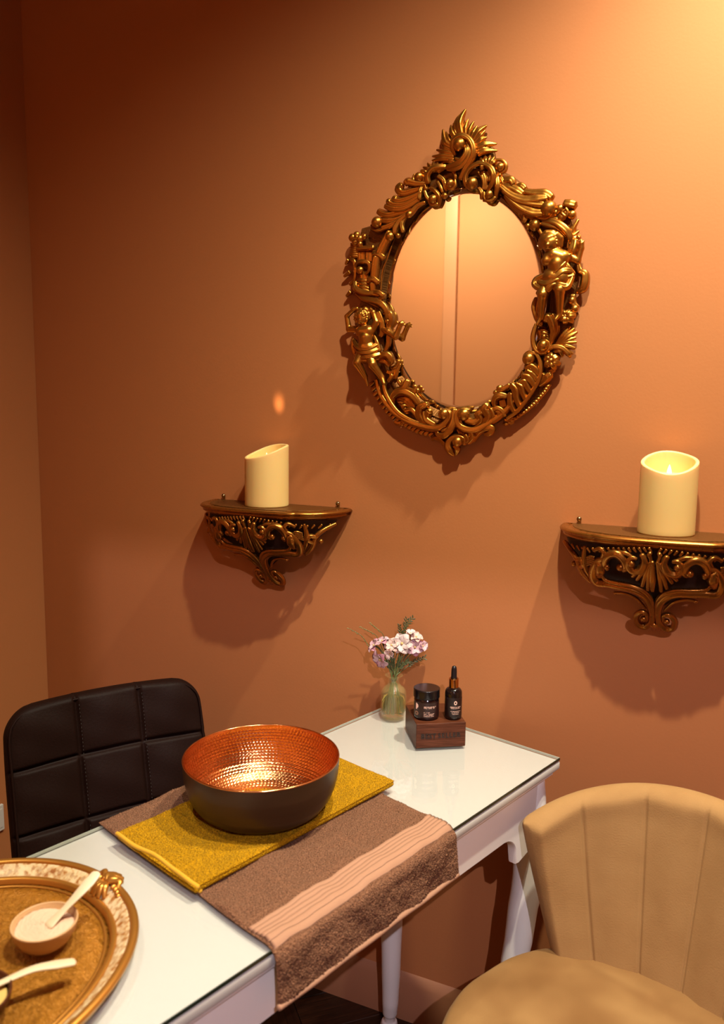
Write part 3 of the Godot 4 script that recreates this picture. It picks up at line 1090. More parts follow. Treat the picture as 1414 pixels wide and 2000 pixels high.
# ---------------------------------------------------------------- copper bowl
func copper_bowl() -> void:
	var base := 0.7793
	var t := thing("copper_bowl", "large round bowl, hammered shiny copper inside and dark bronze outside, on the mustard towel", "bowl", Vector3(-0.658, base, 0.574))
	var out := [Vector2(0, 0), Vector2(0.06, 0.0), Vector2(0.076, 0.0012), Vector2(0.09, 0.006), Vector2(0.103, 0.0155), Vector2(0.1125, 0.029), Vector2(0.119, 0.046), Vector2(0.1228, 0.064), Vector2(0.1243, 0.08), Vector2(0.1242, 0.0905)]
	var curve := Curve2D.new()
	for k in out.size():
		var a: Vector2 = out[maxi(0, k - 1)]
		var b: Vector2 = out[mini(out.size() - 1, k + 1)]
		curve.add_point(out[k], -(b - a) / 6.0, (b - a) / 6.0)
	var ln := curve.get_baked_length()
	var outer := PackedVector2Array()
	for k in 60:
		outer.append(curve.sample_baked(ln * k / 59.0))
	outer.append(Vector2(0.1234, 0.0912))
	outer.append(Vector2(0.0, 0.05))
	# outside skin, closed by the inner copper skin just within it
	var m := 59
	part("dark_exterior", Mb.new().surf(96, m, func(u: float, v: float) -> Vector3:
		var q := outer[roundi(v * m)]
		return Vector3(cos(u * TAU) * q.x, q.y, sin(u * TAU) * q.x), true, false, Vector3.ZERO), M.bowl_dark, t)
	var rows := 150
	var turns := 528
	part("hammered_copper_lining", Mb.new().surf(turns, rows, func(u: float, v: float) -> Vector3:
		var d := clampf(v, 0.0, 1.0) * ln
		var q := curve.sample_baked(d)
		var q2 := curve.sample_baked(minf(ln, d + 0.001))
		var tn := (q2 - curve.sample_baked(maxf(0.0, d - 0.001))).normalized()
		var nn := Vector2(-tn.y, tn.x)   # inwards
		var ring := d / 0.0052
		var row := floori(ring)
		var cnt := maxi(6, roundi(q.x * TAU / 0.0062))
		var ph := u * cnt + 0.5 * (row % 2) + 0.13 * row
		var fx := ph - floorf(ph) - 0.5
		var fy := ring - row - 0.5
		var dim := maxf(0.0, 1.0 - (fx * fx + fy * fy) * 3.4) * smoothstep(0.004, 0.02, q.x)
		var r := q + nn * (0.0017 - 0.00042 * dim * smoothstep(1.0, 0.96, v) * 2.7)
		r.x = maxf(r.x, 0.0)
		if v == 0.0:
			r.x = 0.0
		return Vector3(cos(u * TAU) * r.x, r.y, sin(u * TAU) * r.x), true, false, Vector3.UP), M.copper, t)
	part("rim", Mb.new().surf(120, 10, func(u: float, v: float) -> Vector3:
		var a := v * TAU
		var r := 0.1233 + 0.0014 * cos(a)
		return Vector3(cos(u * TAU) * r, 0.0907 + 0.0013 * sin(a), sin(u * TAU) * r), true, true), M.copper, t)

# ---------------------------------------------------------------- display block, jar, bottle
func display_block() -> void:
	var turn := 0.5896
	var c := Vector3(-0.5226, 0.7607, 0.1356)
	var b := Basis(Vector3.UP, turn)
	var t := thing("display_block", "dark brown wooden display block with carved lettering, under the jar and dropper bottle", "display stand", c, turn)
	part("block", Mb.new().box(Vector3(0, 0.025, 0), Vector3(0.1, 0.05, 0.105), 0.0012), M.dark_wood, t)
	var tm := TextMesh.new()
	var f := SystemFont.new()
	f.font_names = PackedStringArray(["Droid Sans"])
	f.font_weight = 700
	tm.font = f
	tm.text = "BEST SELLER"
	tm.font_size = 32
	tm.pixel_size = 0.00043
	tm.depth = 0.0014
	tm.curve_step = 1.0
	var o := share("lettering", tm, M.engraved, t)
	o.position = Vector3(-0.001, 0.0245, 0.0526)
	var jar_at := c + b * Vector3(-0.022, 0.0501, 0.016)
	var j := thing("cream_jar", "small dark brown cream jar with a black lid, left on the display block", "jar", jar_at, turn)
	part("jar_body", Mb.new().lathe(PackedVector2Array([Vector2(0, 0), Vector2(0.021, 0), Vector2(0.0235, 0.001), Vector2(0.025, 0.0035), Vector2(0.0252, 0.02), Vector2(0.0252, 0.038), Vector2(0.0245, 0.0405), Vector2(0.0225, 0.0425), Vector2(0.0225, 0.046), Vector2(0, 0.046)]), 48), M.jar_brown, j)
	part("lid", Mb.new().lathe(PackedVector2Array([Vector2(0, 0.043), Vector2(0.0262, 0.043), Vector2(0.0266, 0.0436), Vector2(0.0266, 0.059), Vector2(0.0263, 0.0603), Vector2(0.025, 0.0609), Vector2(0.023, 0.0609), Vector2(0.0, 0.0606)]), 56), M.gloss_black, j)
	var lab := Mb.new()
	lab.surf(40, 12, func(u: float, v: float) -> Vector3:
		var k := u * 2.0
		var q := k if k < 1.0 else 2.0 - k
		var a := lerpf(-1.5, 1.35, q)
		var r := 0.02545 if k < 1.0 else 0.0250
		return Vector3(sin(a) * r, lerpf(0.006, 0.037, v), cos(a) * r), true)
	for k in lab.uv.size():
		var q := lab.uv[k].x * 2.0
		lab.uv[k] = Vector2(q if q <= 1.0 else 2.0 - q, 1.0 - lab.uv[k].y)
	part("printed_label", lab, print_mat(0), j)
	var bt := thing("dropper_bottle", "small dark dropper bottle with a copper collar and black bulb on the display block", "bottle", c + b * Vector3(0.030, 0.0501, 0.027), turn)
	part("bottle_body", Mb.new().lathe(PackedVector2Array([Vector2(0, 0), Vector2(0.014, 0), Vector2(0.0162, 0.001), Vector2(0.0172, 0.0035), Vector2(0.0172, 0.02), Vector2(0.0172, 0.052), Vector2(0.0166, 0.056), Vector2(0.0148, 0.0595), Vector2(0.0118, 0.062), Vector2(0.0085, 0.0635), Vector2(0.008, 0.065), Vector2(0, 0.066)]), 44), M.bottle_glass, bt)
	part("collar", Mb.new().lathe(PackedVector2Array([Vector2(0, 0.0635), Vector2(0.0093, 0.0635), Vector2(0.0096, 0.064), Vector2(0.0096, 0.081), Vector2(0.0092, 0.0815), Vector2(0, 0.0815)]), 40), M.collar, bt)
	part("rubber_bulb", Mb.new().lathe(PackedVector2Array([Vector2(0, 0.0812), Vector2(0.0066, 0.0812), Vector2(0.0066, 0.0835), Vector2(0.0058, 0.0845), Vector2(0.0056, 0.094), Vector2(0.0052, 0.101), Vector2(0.0044, 0.1045), Vector2(0.003, 0.1065), Vector2(0, 0.1073)]), 30), M.rubber, bt)
	var lb := Mb.new()
	lb.surf(40, 12, func(u: float, v: float) -> Vector3:
		var k := u * 2.0
		var q := k if k < 1.0 else 2.0 - k
		var a := lerpf(-1.35, 1.35, q)
		var r := 0.0174 if k < 1.0 else 0.0170
		return Vector3(sin(a) * r, lerpf(0.007, 0.046, v), cos(a) * r), true)
	for k in lb.uv.size():
		var q := lb.uv[k].x * 2.0
		lb.uv[k] = Vector2(q if q <= 1.0 else 2.0 - q, 1.0 - lb.uv[k].y)
	part("printed_label", lb, print_mat(1), bt)

# small print too fine to read in the photograph: rows of strokes, an emblem ring
func print_mat(kind: int) -> StandardMaterial3D:
	var w := 256
	var h := 128 if kind == 0 else 160
	var im := Image.create(w, h, false, Image.FORMAT_RGB8)
	var ground := Color(0.16, 0.075, 0.06) if kind == 0 else Color(0.10, 0.045, 0.04)
	im.fill(ground)
	var ink := Color(0.93, 0.76, 0.68)
	var rng := RandomNumberGenerator.new()
	rng.seed = 12 + kind
	var rows := [[96, 30, 9, 90, 4], [96, 42, 5, 84, 3], [96, 78, 5, 44, 3], [96, 90, 5, 78, 3], [96, 100, 5, 66, 3], [96, 110, 4, 74, 3]] if kind == 0 else [[70, 72, 8, 118, 4], [78, 84, 5, 100, 3], [74, 108, 5, 110, 3], [88, 120, 5, 84, 3], [94, 132, 4, 70, 3]]
	for r in rows:
		var x: int = r[0]
		while x < r[0] + r[3]:
			var k := rng.randi_range(2, 4)
			im.fill_rect(Rect2i(x, r[1], k, r[2]), ink)
			if rng.randf() < 0.6:
				im.fill_rect(Rect2i(x, r[1] + (0 if rng.randf() < 0.5 else r[2] - 2), k + 4, 2), ink)
			x += k + rng.randi_range(2, 5) + (6 if rng.randf() < 0.12 else 0)
	var e := Vector2(36, 96) if kind == 0 else Vector2(128, 40)
	for y in h:
		for x in w:
			var d := Vector2(x, y).distance_to(e)
			if d < 17.0 and d > 9.0 + 2.0 * sin(atan2(y - e.y, x - e.x) * 8.0):
				im.set_pixel(x, y, ink if kind else Color(0.62, 0.42, 0.3))
			if kind == 0:
				var q := Vector2(x - 30, y - 34)
				if (q.length() < 22.0 and q.x > 0.0) or (x > 26 and x < 40 and y > 12 and y < 64):
					im.set_pixel(x, y, ink)
	var m := mat("printed_label", Color.WHITE, 0.3)
	m.albedo_texture = ImageTexture.create_from_image(im)
	return m

# ---------------------------------------------------------------- vase and flowers
func flowers() -> void:
	var c := Vector3(-0.640, 0.7607, 0.074)
	var t := thing("glass_vase", "small ribbed pale yellow glass bottle vase holding the flowers, behind the display block", "vase", c)
	var prof := [Vector2(0.0, 0.0), Vector2(0.022, 0.0), Vector2(0.0258, 0.001), Vector2(0.0272, 0.004), Vector2(0.0274, 0.02), Vector2(0.0272, 0.052), Vector2(0.0262, 0.059), Vector2(0.0225, 0.065), Vector2(0.0165, 0.0695), Vector2(0.013, 0.0745), Vector2(0.0122, 0.080), Vector2(0.0128, 0.086), Vector2(0.016, 0.0905), Vector2(0.0192, 0.0925), Vector2(0.0196, 0.0935), Vector2(0.019, 0.0942), Vector2(0.0155, 0.0922), Vector2(0.0115, 0.087), Vector2(0.0107, 0.080), Vector2(0.0115, 0.0745), Vector2(0.015, 0.0705), Vector2(0.021, 0.066), Vector2(0.0246, 0.06), Vector2(0.0255, 0.052), Vector2(0.0257, 0.02), Vector2(0.025, 0.006), Vector2(0.02, 0.0042), Vector2(0.0, 0.004)]
	var m := prof.size() - 1
	part("glass", Mb.new().surf(120, m * 2, func(u: float, v: float) -> Vector3:
		var q := v * m
		var k := mini(int(q), m - 1)
		var p := (prof[k] as Vector2).lerp(prof[k + 1], q - k)
		var rib := 0.0005 * cos(u * TAU * 20.0) * smoothstep(0.004, 0.01, p.y) * smoothstep(0.064, 0.056, p.y) * (1.0 if k < 8 else 0.0)
		return Vector3(cos(u * TAU) * (p.x + rib), p.y, sin(u * TAU) * (p.x + rib)), true), M.vase_glass, t)
	part("water", Mb.new().lathe(PackedVector2Array([Vector2(0, 0.0045), Vector2(0.0195, 0.0047), Vector2(0.0248, 0.0064), Vector2(0.0255, 0.02), Vector2(0.0253, 0.0472), Vector2(0.0, 0.0475)]), 40), M.water, t)
	var neck := c + Vector3(0, 0.086, 0)
	var blooms := [
		[Vector3(-0.684, 0.913, 0.078), Vector3(-0.5, 0.5, 0.5), 0.013, 1, "lilac pink blossom at the left of the bunch in the vase"],
		[Vector3(-0.671, 0.921, 0.068), Vector3(-0.2, 0.9, 0.3), 0.012, 1, "small lilac half-open blossom at the top left of the bunch in the vase"],
		[Vector3(-0.668, 0.888, 0.080), Vector3(-0.3, -0.35, 0.9), 0.0165, 1, "large pink blossom hanging lowest at the left of the bunch in the vase"],
		[Vector3(-0.650, 0.915, 0.064), Vector3(0.05, 0.5, 0.8), 0.013, 2, "peach pink blossom in the middle of the bunch in the vase"],
		[Vector3(-0.629, 0.920, 0.056), Vector3(0.1, 0.35, 0.95), 0.0175, 0, "wide open white-pink blossom at the centre right of the bunch in the vase"],
		[Vector3(-0.606, 0.912, 0.042), Vector3(0.45, 0.2, 0.8), 0.0145, 1, "pale pink blossom at the right of the bunch in the vase"],
		[Vector3(-0.592, 0.914, 0.034), Vector3(0.8, 0.3, 0.4), 0.0105, 1, "small pink blossom farthest right in the bunch in the vase"],
		[Vector3(-0.606, 0.931, 0.036), Vector3(0.3, 0.8, 0.3), 0.0115, 2, "small peach pink blossom at the top right of the bunch in the vase"],
		[Vector3(-0.616, 0.939, 0.042), Vector3(0.1, 0.9, 0.2), 0.010, 0, "small pale blossom highest in the bunch in the vase"],
		[Vector3(-0.651, 0.899, 0.070), Vector3(-0.05, -0.1, 1.0), 0.011, 2, "peach blossom low in the middle of the bunch in the vase"],
	]
	var n := 0
	for f in blooms:
		bloom(f[0], f[1], f[2] * 1.13, f[3], f[4], neck, n)
		n += 1
	var sprigs := [
		[[Vector3(-0.738, 0.949, 0.096), Vector3(-0.713, 0.934, 0.086), Vector3(-0.696, 0.910, 0.081), Vector3(-0.677, 0.893, 0.075)], "long thin budded green sprig reaching farthest left from the vase"],
		[[Vector3(-0.716, 0.952, 0.084), Vector3(-0.694, 0.941, 0.076), Vector3(-0.679, 0.926, 0.071)], "thin budded green sprig at the left, second from the outside"],
		[[Vector3(-0.697, 0.961, 0.075), Vector3(-0.680, 0.946, 0.069), Vector3(-0.668, 0.930, 0.065)], "thin budded green sprig at the left, nearest the blossoms"],
		[[Vector3(-0.615, 0.973, 0.034), Vector3(-0.628, 0.953, 0.044), Vector3(-0.634, 0.931, 0.049)], "tallest leafy green sprig rising above the blossoms"],
		[[Vector3(-0.627, 0.971, 0.040), Vector3(-0.631, 0.948, 0.043), Vector3(-0.638, 0.916, 0.05)], "leafy green sprig just left of the tallest one"],
		[[Vector3(-0.640, 0.957, 0.048), Vector3(-0.637, 0.937, 0.049), Vector3(-0.638, 0.9, 0.05)], "short leafy green sprig at the top left of the blossoms"],
		[[Vector3(-0.587, 0.888, 0.033), Vector3(-0.605, 0.881, 0.042), Vector3(-0.619, 0.868, 0.051)], "leafy green sprig drooping to the right of the vase"],
		[[Vector3(-0.655, 0.884, 0.082), Vector3(-0.651, 0.876, 0.08), Vector3(-0.646, 0.864, 0.076)], "short dark green sprig leaning left in front of the vase neck"],
		[[Vector3(-0.628, 0.893, 0.07), Vector3(-0.631, 0.883, 0.071), Vector3(-0.636, 0.866, 0.07)], "short dark green sprig leaning right in front of the vase neck"],
		[[Vector3(-0.648, 0.9, 0.072), Vector3(-0.646, 0.888, 0.073), Vector3(-0.642, 0.868, 0.073)], "short dark green sprig just left of the middle, under the blossoms"],
		[[Vector3(-0.612, 0.885, 0.062), Vector3(-0.622, 0.878, 0.066), Vector3(-0.632, 0.866, 0.07)], "short dark green sprig below the right-hand blossoms"],
		[[Vector3(-0.640, 0.892, 0.085), Vector3(-0.641, 0.882, 0.082), Vector3(-0.641, 0.866, 0.076)], "short dark green sprig upright in front of the vase neck"],
	]
	n = 0
	for s in sprigs:
		var pts := PackedVector3Array(s[0])
		pts.append(neck + Vector3(0, 0.006, 0) + Vector3(cos(n * 2.2), 0, sin(n * 2.2)) * 0.006)
		pts.append(c + Vector3(cos(n * 2.2 + 3.0) * 0.006, 0.07, sin(n * 2.2 + 3.0) * 0.006))
		pts.append(c + Vector3(cos(n * 2.2 + 3.0) * 0.017, 0.012, sin(n * 2.2 + 3.0) * 0.017))
		var sp := thing("green_sprig", s[1], "sprig", Vector3.ZERO, 0.0, "green sprigs in the vase")
		var rr := PackedFloat32Array()
		for k in pts.size():
			rr.append(0.0005 + 0.0002 * mini(k, 3))
		part("stem", Mb.new().tube(pts, rr, 6), M.stem, sp)
		var rng := RandomNumberGenerator.new()
		rng.seed = 70 + n
		var lv := Mb.new()
		var cnt := (s[0] as Array).size() - 1
		for k in 16 if n > 2 else 11:
			var q := k / 16.0 * cnt
			var a := int(q)
			var p0 := pts[a].lerp(pts[a + 1], q - a)
			var d := (pts[a] - pts[a + 1]).normalized()
			var side := d.cross(Vector3(rng.randf() - 0.5, rng.randf() - 0.5, 1.0)).normalized() * (1 if k % 2 else -1)
			var ln := rng.randf_range(0.003, 0.0055) if n < 3 else rng.randf_range(0.005, 0.009)
			var dir := (d * 0.9 + side * (0.25 if n < 3 else 0.8)).normalized()
			var bs := Basis.looking_at(dir, side.cross(dir) + Vector3(0.01, 0.02, 0.0))
			lv.ball(p0 + dir * ln * 0.55, Vector3(0.0011 if n < 3 else 0.0016, 0.0009 if n < 3 else 0.0005, ln * 0.6), 8, bs)
		part("leaves", lv, M.bud if n < 3 else M.leaf, sp)
		n += 1

func bloom(at: Vector3, dir: Vector3, r: float, tone: int, label: String, neck: Vector3, n: int) -> void:
	var t := thing("pink_flower", label, "flower", Vector3.ZERO, 0.0, "pink blossoms in the vase")
	dir = dir.normalized()
	var bs := Basis.looking_at(-dir, Vector3(0.13, 0.9, -0.2) if absf(dir.y) < 0.8 else Vector3(0.1, 0.2, 1))
	var bm: Array = M.petals
	var phase := n * 0.7
	var open := 0.95 if r > 0.0125 else 0.6
	for k in 6:
		var inner := k % 2
		var m := Mb.new()
		m.surf(20, 12, func(u: float, v: float) -> Vector3:
			var kk := u * 2.0
			var q := (kk if kk < 1.0 else 2.0 - kk) * 2.0 - 1.0
			var w := 0.62 * pow(sin(clampf(pow(v, 0.75), 0.0, 1.0) * PI * 0.93 + 0.1), 0.8) * r
			var ln := v * r * 1.25
			var lift := r * (1.05 * v - open * v * v * 0.95)
			var x := q * w
			var y := ln * (0.45 + 0.55 * open)
			var z := lift + 0.35 * w * q * q - (0.0003 if kk >= 1.0 else 0.0) + 0.0006 * sin(q * 5.0 + v * 6.0 + k)
			var a := phase + k * TAU / 6.0
			var p := Vector3(x * cos(a) - y * sin(a), x * sin(a) + y * cos(a), z + (0.0012 if inner else 0.0))
			return at + bs * p, true)
		part("petal", m, bm[tone] if inner == 0 else bm[(tone + 3) % 6], t)
	part("centre", Mb.new().ball(at + dir * r * 0.25, Vector3.ONE * r * 0.16, 10), M.petal_core, t)
	var back := at - dir * r * 0.9
	var pts := PackedVector3Array([at + dir * 0.001, back, back.lerp(neck, 0.5) + Vector3(0, 0.006, 0), neck + Vector3(cos(n * 1.9), 0, sin(n * 1.9)) * 0.006, neck + Vector3(cos(n * 1.9 + 3.0) * 0.007, -0.014, sin(n * 1.9 + 3.0) * 0.007), neck + Vector3(cos(n * 1.9 + 3.0) * 0.018, -0.075, sin(n * 1.9 + 3.0) * 0.018)])
	part("stem", Mb.new().tube(pts, PackedFloat32Array([r * 0.16, r * 0.13, 0.001, 0.001, 0.001, 0.0011]), 7), M.stem, t)

# ---------------------------------------------------------------- tray and what stands on it
func tray() -> void:
	var t := thing("gold_tray", "large oval gold tray with a cream painted rim on the white table", "tray", on_table(0.180, 1.098), TURN)
	var ax := 0.215
	var az := 0.280
	var oval := func(a: float, off: float) -> Vector2:
		var k := 2.15
		var r := pow(pow(absf(cos(a)), k) + pow(absf(sin(a)), k), 1.0 / k)
		return Vector2(cos(a) / r * (ax - off), sin(a) / r * (az - off))
	var band := func(prof: Array, seg: int) -> Mb:
		var m := prof.size()
		return Mb.new().surf(seg, m, func(u: float, v: float) -> Vector3:
			var q: Vector2 = prof[roundi(v * m) % m]
			var p: Vector2 = oval.call(u * TAU, q.x)
			return Vector3(p.x, q.y, p.y), true, true)
	part("tray_floor", Mb.new().surf(160, 12, func(u: float, v: float) -> Vector3:
		var w := v / 0.5 if v < 0.5 else (1.0 - v) / 0.5
		var p: Vector2 = oval.call(u * TAU, 0.026)
		return Vector3(p.x * w, 0.0005 if v < 0.5 else 0.0062, p.y * w), true), M.tray_floor, t)
	part("outer_bead", band.call([Vector2(-0.001, 0.019), Vector2(-0.0025, 0.022), Vector2(-0.001, 0.0255), Vector2(0.003, 0.0272), Vector2(0.0065, 0.0262), Vector2(0.0085, 0.0235), Vector2(0.0075, 0.019), Vector2(0.004, 0.0165)], 160), M.tray_gold, t)
	part("cream_band", band.call([Vector2(0.003, 0.018), Vector2(0.006, 0.0232), Vector2(0.010, 0.0222), Vector2(0.016, 0.0185), Vector2(0.022, 0.0135), Vector2(0.026, 0.0105), Vector2(0.028, 0.003), Vector2(0.022, 0.0002), Vector2(0.012, 0.0002), Vector2(0.006, 0.010)], 160), M.tray_cream, t)
	part("inner_bead", band.call([Vector2(0.0235, 0.012), Vector2(0.025, 0.0142), Vector2(0.0285, 0.0145), Vector2(0.031, 0.0125), Vector2(0.0325, 0.0075), Vector2(0.033, 0.005), Vector2(0.025, 0.005)], 160), M.tray_gold, t)
	part("floor_ring", band.call([Vector2(0.0345, 0.0055), Vector2(0.036, 0.0078), Vector2(0.0385, 0.008), Vector2(0.04, 0.0055)], 160), M.tray_gold, t)
	for side in [-1, 1]:
		var h := Mb.new()
		var o := Vector3(0, 0.024, side * (az - 0.008))
		for k in 5:
			var a := (k - 2) * 0.42
			var d := Vector3(sin(a), 0, cos(a) * side)
			h.tube(PackedVector3Array([o - d * 0.004, o + d * 0.008 + Vector3(0, 0.006, 0), o + d * 0.02 + Vector3(0, 0.001, 0)]), PackedFloat32Array([0.003, 0.0052, 0.0034]), 10, 0.8, Vector3.UP)
			h.tube(PackedVector3Array([o - d * 0.003, o - d * 0.012 + Vector3(0, 0.002, 0), o - d * 0.02 + Vector3(0, -0.008, 0)]), PackedFloat32Array([0.003, 0.0048, 0.0028]), 10, 0.8, Vector3.UP)
		for sx in [-1, 1]:
			for k in 4:
				h.ball(o + Vector3(sx * (0.016 + 0.006 * k), 0.001 - 0.0012 * k, -side * (0.001 * k * k) * 0.5), Vector3(0.0036, 0.0036, 0.005 - 0.0005 * k), 10)
			h.tube(PackedVector3Array([o + Vector3(sx * 0.006, 0.004, 0), o + Vector3(sx * 0.018, 0.006, side * 0.008), o + Vector3(sx * 0.023, 0.002, side * 0.002)]), PackedFloat32Array([0.0035, 0.0042, 0.0024]), 10, 0.8, Vector3.UP)
		part("leaf_handle", h, M.tray_gold, t)
	var fl := 0.7605 + 0.0065
	var sb := thing("wooden_bowl", "small pale wooden bowl of pink salt on the gold tray", "bowl", Vector3(-0.725, fl, 0.957))
	part("bowl_shell", Mb.new().lathe(PackedVector2Array([Vector2(0, 0), Vector2(0.016, 0), Vector2(0.021, 0.002), Vector2(0.03, 0.01), Vector2(0.0365, 0.021), Vector2(0.039, 0.031), Vector2(0.0388, 0.0325), Vector2(0.0378, 0.033), Vector2(0.0366, 0.0322), Vector2(0.034, 0.023), Vector2(0.026, 0.012), Vector2(0.015, 0.006), Vector2(0, 0.005)]), 48), M.pale_wood, sb)
	var grain := FastNoiseLite.new()
	grain.seed = 2
	grain.frequency = 0.5
	var salt := part("salt", Mb.new().surf(60, 34, func(u: float, v: float) -> Vector3:
		var a := u * TAU
		var r := 0.0352 * (v / 0.8 if v < 0.8 else (1.0 - v) / 0.2)
		var y := 0.0255 + 0.004 * (1.0 - r / 0.0352) + 0.0022 * sin(a * 2.0 + 1.0) * r / 0.035
		if v < 0.8:
			y += grain.get_noise_2d(cos(a) * r * 1500.0, sin(a) * r * 1500.0) * 0.0016
			y += 0.0035 * soft(Vector2(cos(a) * r - 0.012, sin(a) * r + 0.014).length(), 0.0, 0.012)
		else:
			y = 0.02
			r = minf(r, 0.03)
		return Vector3(cos(a) * r, y, sin(a) * r), true), M.salt, sb)
	salt.set_meta("kind", "stuff")
	var sp := thing("wooden_spatula", "pale flat wooden spatula standing in the bowl of pink salt", "spatula")
	stick(sp, [Vector3(-0.716, fl + 0.0305, 0.957), Vector3(-0.711, fl + 0.041, 0.938), Vector3(-0.706, fl + 0.052, 0.918), Vector3(-0.7045, fl + 0.058, 0.904), Vector3(-0.704, fl + 0.0625, 0.893)], [0.008, 0.0052, 0.0076, 0.0086, 0.0074], 0.0018, M.stick_wood)
	var db := thing("dark_bowl", "small dark bowl of creamy oil with a spoon, on the gold tray", "bowl", Vector3(-0.6975, fl, 1.0845))
	part("bowl_shell", Mb.new().lathe(PackedVector2Array([Vector2(0, 0), Vector2(0.018, 0), Vector2(0.023, 0.002), Vector2(0.033, 0.011), Vector2(0.040, 0.023), Vector2(0.0425, 0.033), Vector2(0.0422, 0.0345), Vector2(0.0412, 0.035), Vector2(0.04, 0.034), Vector2(0.037, 0.024), Vector2(0.029, 0.013), Vector2(0.017, 0.007), Vector2(0, 0.006)]), 48), M.dark_wood, db)
	part("oil", Mb.new().lathe(PackedVector2Array([Vector2(0, 0.02), Vector2(0.033, 0.02), Vector2(0.0375, 0.0262), Vector2(0.036, 0.0272), Vector2(0.03, 0.0268), Vector2(0, 0.0268)]), 48), M.oil, db)
	var s2 := thing("wooden_spoon", "pale wooden spoon lying across the dark bowl on the tray", "spoon")
	stick(s2, [Vector3(-0.700, fl + 0.029, 1.080), Vector3(-0.684, fl + 0.033, 1.055), Vector3(-0.670, fl + 0.0335, 1.026), Vector3(-0.656, fl + 0.029, 1.004), Vector3(-0.6475, fl + 0.0255, 0.990)], [0.0065, 0.0044, 0.0056, 0.0075, 0.0066], 0.0026, M.stick_wood)
	part("spoon_bowl", Mb.new().ball(Vector3(-0.7035, fl + 0.0285, 1.0865), Vector3(0.010, 0.0035, 0.014), 18, Basis(Vector3.UP, 0.5)), M.stick_wood, s2)

func stick(t: Node3D, pts: Array, w: Array, th: float, m: Material) -> void:
	var p := PackedVector3Array(pts)
	var r := PackedFloat32Array(w)
	part("handle", Mb.new().tube(p, r, 14, th / 0.006, Vector3.UP, 5), m, t)

# ---------------------------------------------------------------- gilt mirror
var gilt: Node3D

# one carved piece: tubes given as x, y, radius, height above the wall (mm, from the mirror's centre), and beads x, y, radius, height
func orn(called: String, tubes: Array, beads: Array) -> void:
	var m := Mb.new()
	for d in tubes:
		var p := PackedVector3Array()
		var r := PackedFloat32Array()
		for k in range(0, d.size(), 4):
			p.append(Vector3(d[k], d[k + 1], d[k + 3]) * 0.001)
			r.append(d[k + 2] * 0.001)
		m.tube(p, r, 20, 1.0, Vector3.BACK, 5, 0.13)
	for k in range(0, beads.size()):
		var b: Array = beads[k]
		m.ball(Vector3(b[0], b[1], b[3]) * 0.001, Vector3(b[2], b[2], b[2] * 0.9) * 0.001, 16)
	part(called, m, M.gold, gilt)

func figure(list: Array) -> void:
	var bones := []
	for b in list:
		bones.append([Vector3(b[0], b[1], b[2]) * 0.001, Vector3(b[4], b[5], b[6]) * 0.001, b[3] * 0.001, b[7] * 0.001])
	part("cherub_figure", bones_mesh(bones, 0.001, 0.0008), M.gold, gilt)

# thin backing cut to the outline of the carving (mm)
func silhouette(d: Array) -> void:
	var poly := PackedVector2Array()
	for k in range(0, d.size(), 2):
		poly.append(Vector2(d[k], d[k + 1]) * 0.00098)
	part("carving_back", Mb.new().slab(poly, Vector3.ZERO, Vector3.RIGHT, Vector3.UP, Vector3.BACK, 0.0095, 0.002), M.gold_dark, gilt)

